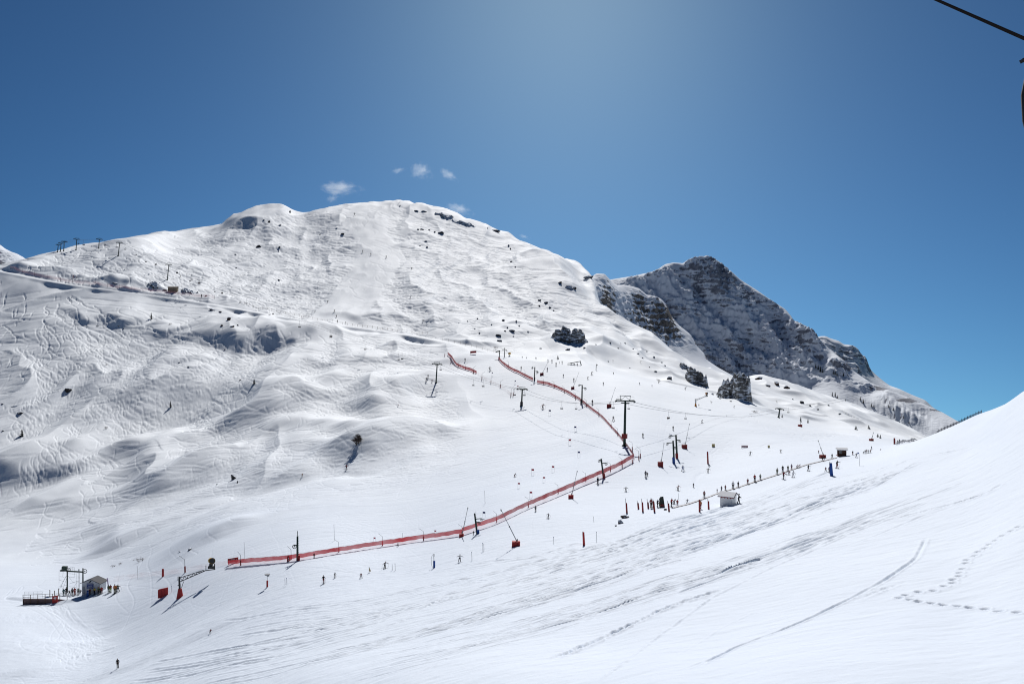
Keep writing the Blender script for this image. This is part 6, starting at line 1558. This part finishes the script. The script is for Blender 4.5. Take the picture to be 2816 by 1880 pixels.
PEOPLE = [
 (997,694,8,'carve',.5,'brown','black','leftmost of three skiers in a row across the groomed lane',UH,1),(1020,702,7,'stand',.3,'grey','brown','middle of three skiers in a row across the groomed lane',UH,1),(1062,710,8,'plow',0,'black','black','rightmost of three skiers in a row across the groomed lane',UH,1),
 (1132,741,8,'bend',.4,'black','black','dark skier in the clean patch right of the groomed lane',UH,1),(901,833,8,'carve',-.3,'black','grey','skier at the lower left edge of the groomed lane',UH,1),(866,858,6,'bend',.2,'navy','black','crouched dark figure at the foot of the groomed lane, left',UH,1),(919,858,8,'carve',.8,'brown','brown','leaning skier at the foot of the groomed lane',UH,1),
 (925,873,8,'stand',0,'black','brown','upright skier just above the post row',UH,1),(928,886,7,'stand',.2,'black','black','figure standing at the post row under the lane',UH,1),(951,890,6,'stand',.1,'black','black','figure at the post row right of the lane foot',UH,1),(830,873,6,'bend',.1,'dred','black','figure in dark red at the post row left of the lane foot',UH,1),(1163,884,7,'carve',.3,'black','grey','skier crossing the shaded dip right of the lane',UH,1),
 (1128,821,7,'bend',.2,'navy','black','dark skier on the wide tracked slope right of the lane',UH,1),(975,594,9,'wide',.2,'black','grey','skier throwing up snow high in the lane',UH,1),(706,822,5,'carve',.1,'brown','brown','tiny skier above the smooth bench on the left',UH,1),(497,761,6,'stand',0,'yellow','brown','small figure right of the pylon above the shed',UH,1),
 (201,764,9,'bend',.6,'red','dred','person in red bending on the traverse at upper left',UH,1),(211,766,7,'bend',.4,'black','black','dark figure right behind the person in red on the traverse',UH,1),(554,818,9,'stand',0,'black','black','figure standing by the last traverse posts',UH,1),
 (953,1291,15,'carve',-.5,'dred','black','skier in dark red in the gully under the bare tree',UH,1),(831,1309,10,'bend',.3,'orange','brown','sitting person in orange on the lower swell',UH,0),(1095,1116,6,'bend',.1,'dred','dred','tiny reddish figure on the spur edge',UH,1),(1172,1048,12,'carve',.3,'navy','black','left skier of three left of the tall spur pylon',UH,1),(1177,1039,10,'stand',.1,'navy','navy','upper skier of three left of the tall spur pylon',UH,1),(1188,1051,9,'carve',-.4,'dred','black','skier in dark red beside the tall spur pylon',UH,1),
 (1279,994,10,'stand',.2,'black','black','skier at the top left of the race slope',RS,1),(1347,1020,13,'wide',.5,'black','black','big dark skier in the upper race course',RS,1),(1492,1125,16,'carve',.2,'dred','black','racer alone in the middle of the race slope',RS,1),(1415,1311,13,'bend',.4,'black','dred','dark racer left of the red gates',RS,1),
 (1433,1017,10,'stand',.2,'grey','black','skier just right of the short red net',UP_,1),(1505,1020,10,'stand',-.1,'grey','brown','skier near the highest snow lance',UP_,1),(1507,995,8,'stand',.4,'black','black','left figure of the group above the highest lance',UP_,1),(1518,997,9,'stand',0,'navy','black','right figure of the group above the highest lance',UP_,1),(1529,1006,10,'stand',.2,'navy','black','skier below the small dark conifer',UP_,1),
 (1474,989,8,'stand',.1,'black','navy','third of the row of figures along the top edge',UP_,1),(1436,985,6,'stand',0,'black','navy','first of the row of figures along the top edge',UP_,1),(1448,986,5,'stand',0,'grey','navy','second of the row of figures along the top edge',UP_,1),(1546,1000,8,'stand',.2,'grey','black','figure just left of the green canopy',UP_,1),(1538,999,5,'stand',.2,'black','navy','small figure between conifer and canopy',UP_,1),(1562,1003,7,'bend',.2,'black','black','dark figure at the left end of the canopy',UP_,1),
 (1572,1003,6,'stand',.2,'navy','black','figure under the left half of the canopy',UP_,1),(1580,1004,6,'stand',.2,'black','black','figure under the middle of the canopy',UP_,1),(1588,1005,6,'stand',.2,'dred','black','figure under the right half of the canopy',UP_,1),
 (1627,1031,11,'carve',.3,'grey','navy','skier below the canopy, right of its last leg',UP_,1),(1616,1043,9,'carve',.2,'olive','brown','skier in olive below the canopy',UP_,1),(1549,1037,9,'stand',.1,'navy','black','skier between two snow lances on the upper piste',UP_,1),(1578,1049,10,'stand',.1,'grey','black','skier by the lance near the upper red net',UP_,1),(1659,1059,9,'stand',.2,'navy','navy','lone skier on the upper nursery slope',UP_,1),(1687,1030,7,'stand',.2,'grey','black','small skier near the top edge of the nursery slope',UP_,1),
 (1629,1113,14,'stand',.2,'black','grey','skier riding up left of the dark boxed lance',UP_,1),(1687,1157,14,'plow',0,'grey','black','skier riding up left of the tallest pylon',UP_,1),(1464,1013,6,'stand',.1,'black','black','figure by the parting nets, left',UP_,1),(1477,1026,8,'stand',.1,'green','black','figure by the parting nets, right',UP_,1),(1759,1058,7,'stand',.1,'navy','navy','small figure below the round bare tree, left',UP_,1),(1793,1063,6,'stand',.1,'navy','navy','small figure below the round bare tree, right',UP_,1),
 (1768,1203,13,'stand',.2,'olive','black','skier in olive right of the net bend',NS,1),(1851,1183,12,'stand',.3,'black','black','skier above the paired green pylons',NS,1),(1930,1163,11,'carve',.4,'black','black','skier leaving a spray above the ochre signs',NS,1),(1878,1295,17,'plow',.1,'blue','blue','skier in blue snow ploughing below the paired pylons',NS,1),(1947,1299,14,'carve',-.3,'black','brown','skier below the dark red padded post',NS,1),(1949,1283,9,'bend',.3,'black','black','figure bending at the foot of the dark red post',NS,1),
 (1776,1313,19,'stand',.2,'navy','grey','adult in navy next to a child below the lance boxes',NS,1),(1781,1309,11,'stand',.2,'black','black','child next to the adult in navy',NS,1),(1721,1351,15,'carve',-.4,'black','grey','skier poling above the rock pile',NS,1),(1864,1349,17,'carve',.5,'dred','black','skier in dark red leaning above the conveyor',NS,1),(1907,1340,12,'stand',.1,'black','grey','small skier right of the dark red leaning one',NS,1),(2063,1252,13,'carve',-.4,'grey','black','skier with a spray under the white banner',NS,1),
 (1644,1331,20,'stand',.3,'navy','navy','skier in navy standing beside the two wheeled pylon',NS,1),(1922,1117,7,'stand',0,'black','brown','tiny person beside the orange snow gun',NS,0),(2147,1245,11,'carve',-.2,'black','black','skier right of the right ochre sign',NS,1),(2251,1246,9,'stand',0,'dred','black','figure behind the lance by the brown cabin',NS,1),
 (1937,1369,20,'stand',.2,'dred','black','rider in dark red, lowest on the belt above the hut',CB,1),(1972,1353,10,'stand',.2,'black','dred','rider half hidden by the hut roof, left',CB,0),(1984,1350,14,'stand',.2,'navy','navy','rider in navy over the hut roof',CB,1),(1995,1348,15,'stand',.2,'dred','brown','rider in dark red over the hut roof ridge',CB,1),(2016,1344,21,'stand',.2,'white','black','rider in a white jacket on the belt',CB,1),(2030,1340,17,'stand',.2,'black','brown','rider in black right behind the white jacket',CB,1),(2056,1331,16,'stand',.2,'dred','dred','rider all in dark red in the middle of the belt',CB,1),(2076,1325,21,'stand',.2,'red','black','tall rider in a bright red jacket',CB,1),(2091,1319,16,'stand',.2,'green','navy','rider in green behind the tall red jacket',CB,1),(2137,1305,18,'stand',.2,'olive','green','rider in olive, upper part of the belt',CB,1),
 (2153,1299,19,'stand',.2,'black','navy','rider in black above the group beside the belt',CB,1),(2167,1296,17,'stand',.2,'olive','grey','rider in olive and grey right of the black one',CB,1),(2177,1291,15,'stand',.2,'purple','dred','rider in purple before the bent red one',CB,1),(2262,1268,14,'wide',.2,'black','black','rider near the lance, arms spread',CB,1),(2288,1260,13,'stand',.2,'black','black','last rider at the top of the belt',CB,1),
 (2155,1318,22,'walk',.4,'dred','black','skier with dark red jacket below the belt, left of the fallen one',NS,1),(2169,1306,13,'bend',.7,'red','black','person in red leaning over a fallen child',NS,1),(2164,1307,8,'bend',-.5,'black','black','fallen dark child beside the leaning red person',NS,0),(2181,1313,19,'plow',.1,'white','white','skier in white snow ploughing below the belt',NS,1),(2191,1287,13,'bend',.9,'red','black','left of two bent figures in red on the belt',CB,1),(2197,1286,12,'bend',1.2,'dred','black','right of two bent figures in red on the belt',CB,1),
 (2223,1295,18,'point',.2,'black','grey','skier stretching out an arm below the belt',NS,1),(2271,1297,14,'plow',.1,'dred','black','small skier left of the blue padded post',NS,1),(2280,1299,16,'stand',.3,'brown','olive','skier half behind the blue padded post',NS,1),(2302,1288,22,'point',.3,'black','dred','person pointing right of the blue padded post',CE,1),
 (2345,1251,12,'stand',.2,'black','dred','person just right of the brown cabin',CE,1),(2355,1258,13,'wide',.2,'navy','grey','person beside the blue disc pole',CE,1),(2374,1247,9,'bend',.2,'black','black','first of the dark group right of the cabin',CE,1),(2379,1247,11,'stand',.4,'black','navy','second of the dark group right of the cabin',CE,1),(2384,1246,11,'stand',.1,'dred','black','third of the dark group right of the cabin',CE,1),(2389,1246,10,'stand',.6,'black','green','fourth of the dark group right of the cabin',CE,1),(2394,1245,10,'point',.2,'dred','brown','person at the right end of the dark group',CE,1),(2397,1235,9,'stand',.2,'grey','black','person above the dark group',CE,1),(2421,1238,6,'bend',.2,'dred','brown','small person alone between group and wind fence',CE,1),
 (2469,1219,10,'stand',.2,'black','black','left of two people at the wind fence',CE,0),(2474,1217,10,'stand',.2,'black','grey','right of two people at the wind fence',CE,0),(2031,1385,27,'walk',1.1,'black','black','tall person in black at the right end of the white hut',NS,0),
 (1791,1397,27,'stand',.3,'dred','black','attendant in dark red among the red posts',CE,0),(1796,1396,20,'stand',.8,'red','black','child in red behind the attendant in dark red',CE,0),(1808,1395,22,'walk',.4,'navy','black','person in navy left of the dark green board',CE,0),(1814,1395,17,'stand',.2,'olive','green','child in olive by the dark green board',CE,1),(1847,1394,24,'walk',.5,'red','black','adult in red at the foot of the belt',CE,1),(1853,1386,18,'bend',.6,'navy','navy','person in navy bent behind the adult in red',CE,1),(1863,1390,17,'stand',.2,'red','dred','child in red standing at the foot of the belt',CB,1),(1890,1384,13,'wide',0,'navy','navy','child in navy with arms out on the lower belt',CB,1),(1926,1400,24,'stand',.3,'orange','dred','person in orange behind the red post left of the hut',CE,0),
 (1473,1406,16,'stand',.1,'grey','black','skier riding up by the climbing red net',LP,1),(1508,1424,15,'carve',-.5,'navy','black','skier leaning into a turn below the climbing net',LP,1),(1302,1470,11,'stand',.1,'olive','grey','skier at the foot of the blue padded pylon',LP,1),(1264,1544,23,'carve',-.2,'white','black','skier in a pale jacket standing on the lower piste',LP,0),
 (890,1603,22,'walk',.4,'black','dred','nearest skier, dark jacket, on the lower piste',LP,1),(921,1588,15,'walk',.3,'grey','brown','skier in grey right above the nearest one',LP,1),(993,1589,15,'plow',.2,'dred','navy','skier in dark red left of the ochre pennant',LP,1),(1058,1562,21,'carve',.4,'navy','black','upright skier right of the ochre pennant',LP,1),(864,1533,13,'stand',.1,'black','black','dark figure standing at the lower net',LP,1),(1094,1502,11,'plow',0,'white','green','skier with white helmet at the lower net',LP,1),
 (324,1836,26,'stand',.3,'black','black','dark person half hidden by the near ridge, lower left',LP,0),(578,1740,15,'bend',.3,'dred','black','dark figure almost hidden behind the near ridge',LP,0),
 (182,1636,22,'stand',.3,'black','grey','attendant in black under the drive station leg',LS,0),(191,1635,17,'bend',.4,'grey','grey','person in grey right of the drive station leg',LS,0),(199,1636,20,'stand',.3,'black','black','person in black in the middle of the station queue',LS,1),(206,1636,21,'stand',.1,'red','red','person all in red in the station queue',LS,1),(215,1634,18,'stand',.2,'green','grey','person in green left of the lift hut',LS,1),(220,1634,17,'bend',.5,'black','black','person bending left of the lift hut',LS,0),(175,1637,19,'stand',.1,'teal','teal','slim person in teal left of the attendant',LS,0),(228,1634,13,'stand',.3,'dred','black','child at the corner of the lift hut',LS,0),
 (241,1624,14,'stand',.2,'dred','black','person behind the blue padded post',LS,0),(247,1634,17,'stand',.2,'dred','brown','person in dark red before the information board',LS,1),(260,1634,19,'stand',.1,'yellow','black','person in yellow before the information board',LS,1),(271,1633,20,'stand',.2,'green','black','person in green at the right end of the hut',LS,1),(276,1632,18,'stand',.3,'brown','black','person in brown at the right end of the hut',LS,1),(280,1631,18,'stand',.4,'red','dred','person in red at the right end of the hut',LS,1),
 (299,1628,21,'stand',.2,'green','green','person in green by the feather flag',LS,1),(304,1628,21,'stand',.3,'dred','lime','person in dark red jacket and lime trousers',LS,1),(316,1632,26,'stand',.2,'orange','olive','taller person in orange right of the flag group',LS,1),(321,1627,18,'stand',.5,'brown','black','person in brown behind the taller one in orange',LS,1),(325,1626,20,'wide',.2,'olive','navy','rightmost person of the flag group, one arm out',LS,1),
]
for (px, py, h, ps, yaw, ja, tr, lb, gp, sk) in PEOPLE:
    person(px, py, h, ps, yaw + random.uniform(-.3, .3), ja, tr, lb, gp, bool(sk), random.uniform(-.04, .04))
# riders sitting on chairs
RID = [(429,'black','black'),(487,'navy','black'),(548,'dred','black'),(611,'black','navy'),(910,'black','black'),(1838,'dred','black')]
for px, ja, tr in RID:
    c = CHAIRS.get(px)
    if c is None: continue
    s_ = c.scale[0]
    for dx, nm, col in ((-.3, 'left', ja), (.3, 'right', tr)):
        off = Matrix.Rotation(c.rotation_euler.z, 3, 'Z') @ Vector((dx, 0, -3.18)) * s_
        where = {429: 'left of the pylon over the shed', 487: 'right of the pylon over the shed', 548: 'over the end of the traverse bank', 611: 'over the bend of the traverse', 910: 'over the edge of the bench', 1838: 'over the upper nursery slope'}[px]
        person(0, 0, 1.75 * s_ * .95, 'sit', c.rotation_euler.z, col, 'black', '%s rider on the chair %s' % (nm, where), 'riders on the chairs', True, 0, (Vector(c.location) + off, 1.0))

# ------------------------------------------------------------------ small clouds drifting behind the summit
def cloud_material():
    m = bpy.data.materials.new('cloud'); m.use_nodes = True; n, l = m.node_tree.nodes, m.node_tree.links; n.clear()
    out = n.new('ShaderNodeOutputMaterial'); v = n.new('ShaderNodeVolumePrincipled'); tc = n.new('ShaderNodeTexCoord')
    nz = n.new('ShaderNodeTexNoise'); nz.inputs['Scale'].default_value = 2.1; nz.inputs['Detail'].default_value = 6; nz.inputs['Roughness'].default_value = .62; nz.inputs['Distortion'].default_value = .6
    l.new(tc.outputs['Object'], nz.inputs['Vector'])
    ln = n.new('ShaderNodeVectorMath'); ln.operation = 'LENGTH'; l.new(tc.outputs['Object'], ln.inputs[0])
    f = n.new('ShaderNodeMapRange'); f.inputs['From Min'].default_value = 1.0; f.inputs['From Max'].default_value = .0; f.inputs['To Min'].default_value = -.42; f.inputs['To Max'].default_value = .12; l.new(ln.outputs['Value'], f.inputs['Value'])
    a = n.new('ShaderNodeMath'); a.operation = 'ADD'; l.new(nz.outputs['Fac'], a.inputs[0]); l.new(f.outputs['Result'], a.inputs[1])
    g = n.new('ShaderNodeMapRange'); g.inputs['From Min'].default_value = .36; g.inputs['From Max'].default_value = .85; g.inputs['To Max'].default_value = .04; l.new(a.outputs[0], g.inputs['Value'])
    l.new(g.outputs['Result'], v.inputs['Density']); v.inputs['Color'].default_value = (1, 1, 1, 1); v.inputs['Anisotropy'].default_value = .55
    l.new(v.outputs[0], out.inputs['Volume']); return m
M_CLOUD = cloud_material()
for px, py, w, h, tilt, lb in [(933,516,62,26,.10,'widest wispy cloud just above the saddle of the hill'),(914,546,22,13,.0,'small round cloud below the widest one'),(1158,468,34,30,.6,'brightest cloud puff above the summit'),(1096,468,24,10,-.1,'faint wisp left of the brightest puff'),(1234,480,34,16,.7,'slanting wisp right of the brightest puff'),(1262,574,44,20,.35,'white puff rising behind the dark summit crags'),(1441,650,20,7,.35,'small cloud streak over the right shoulder')]:
    me = bpy.data.meshes.new('cloud'); bm = bmesh.new(); bmesh.ops.create_icosphere(bm, subdivisions=3, radius=1.0); bm.to_mesh(me); bm.free(); me.materials.append(M_CLOUD)
    Y = 2100.0; k = Y / F; o = link(bpy.data.objects.new('cloud', me)); o.location = at(px, py, Y); o.scale = (w * k * 1.45, w * k * .7, h * k * 1.5); o.rotation_euler = (0, tilt, random.uniform(0, .3))
    tag(o, lb, 'cloud', 'small clouds over the summit')
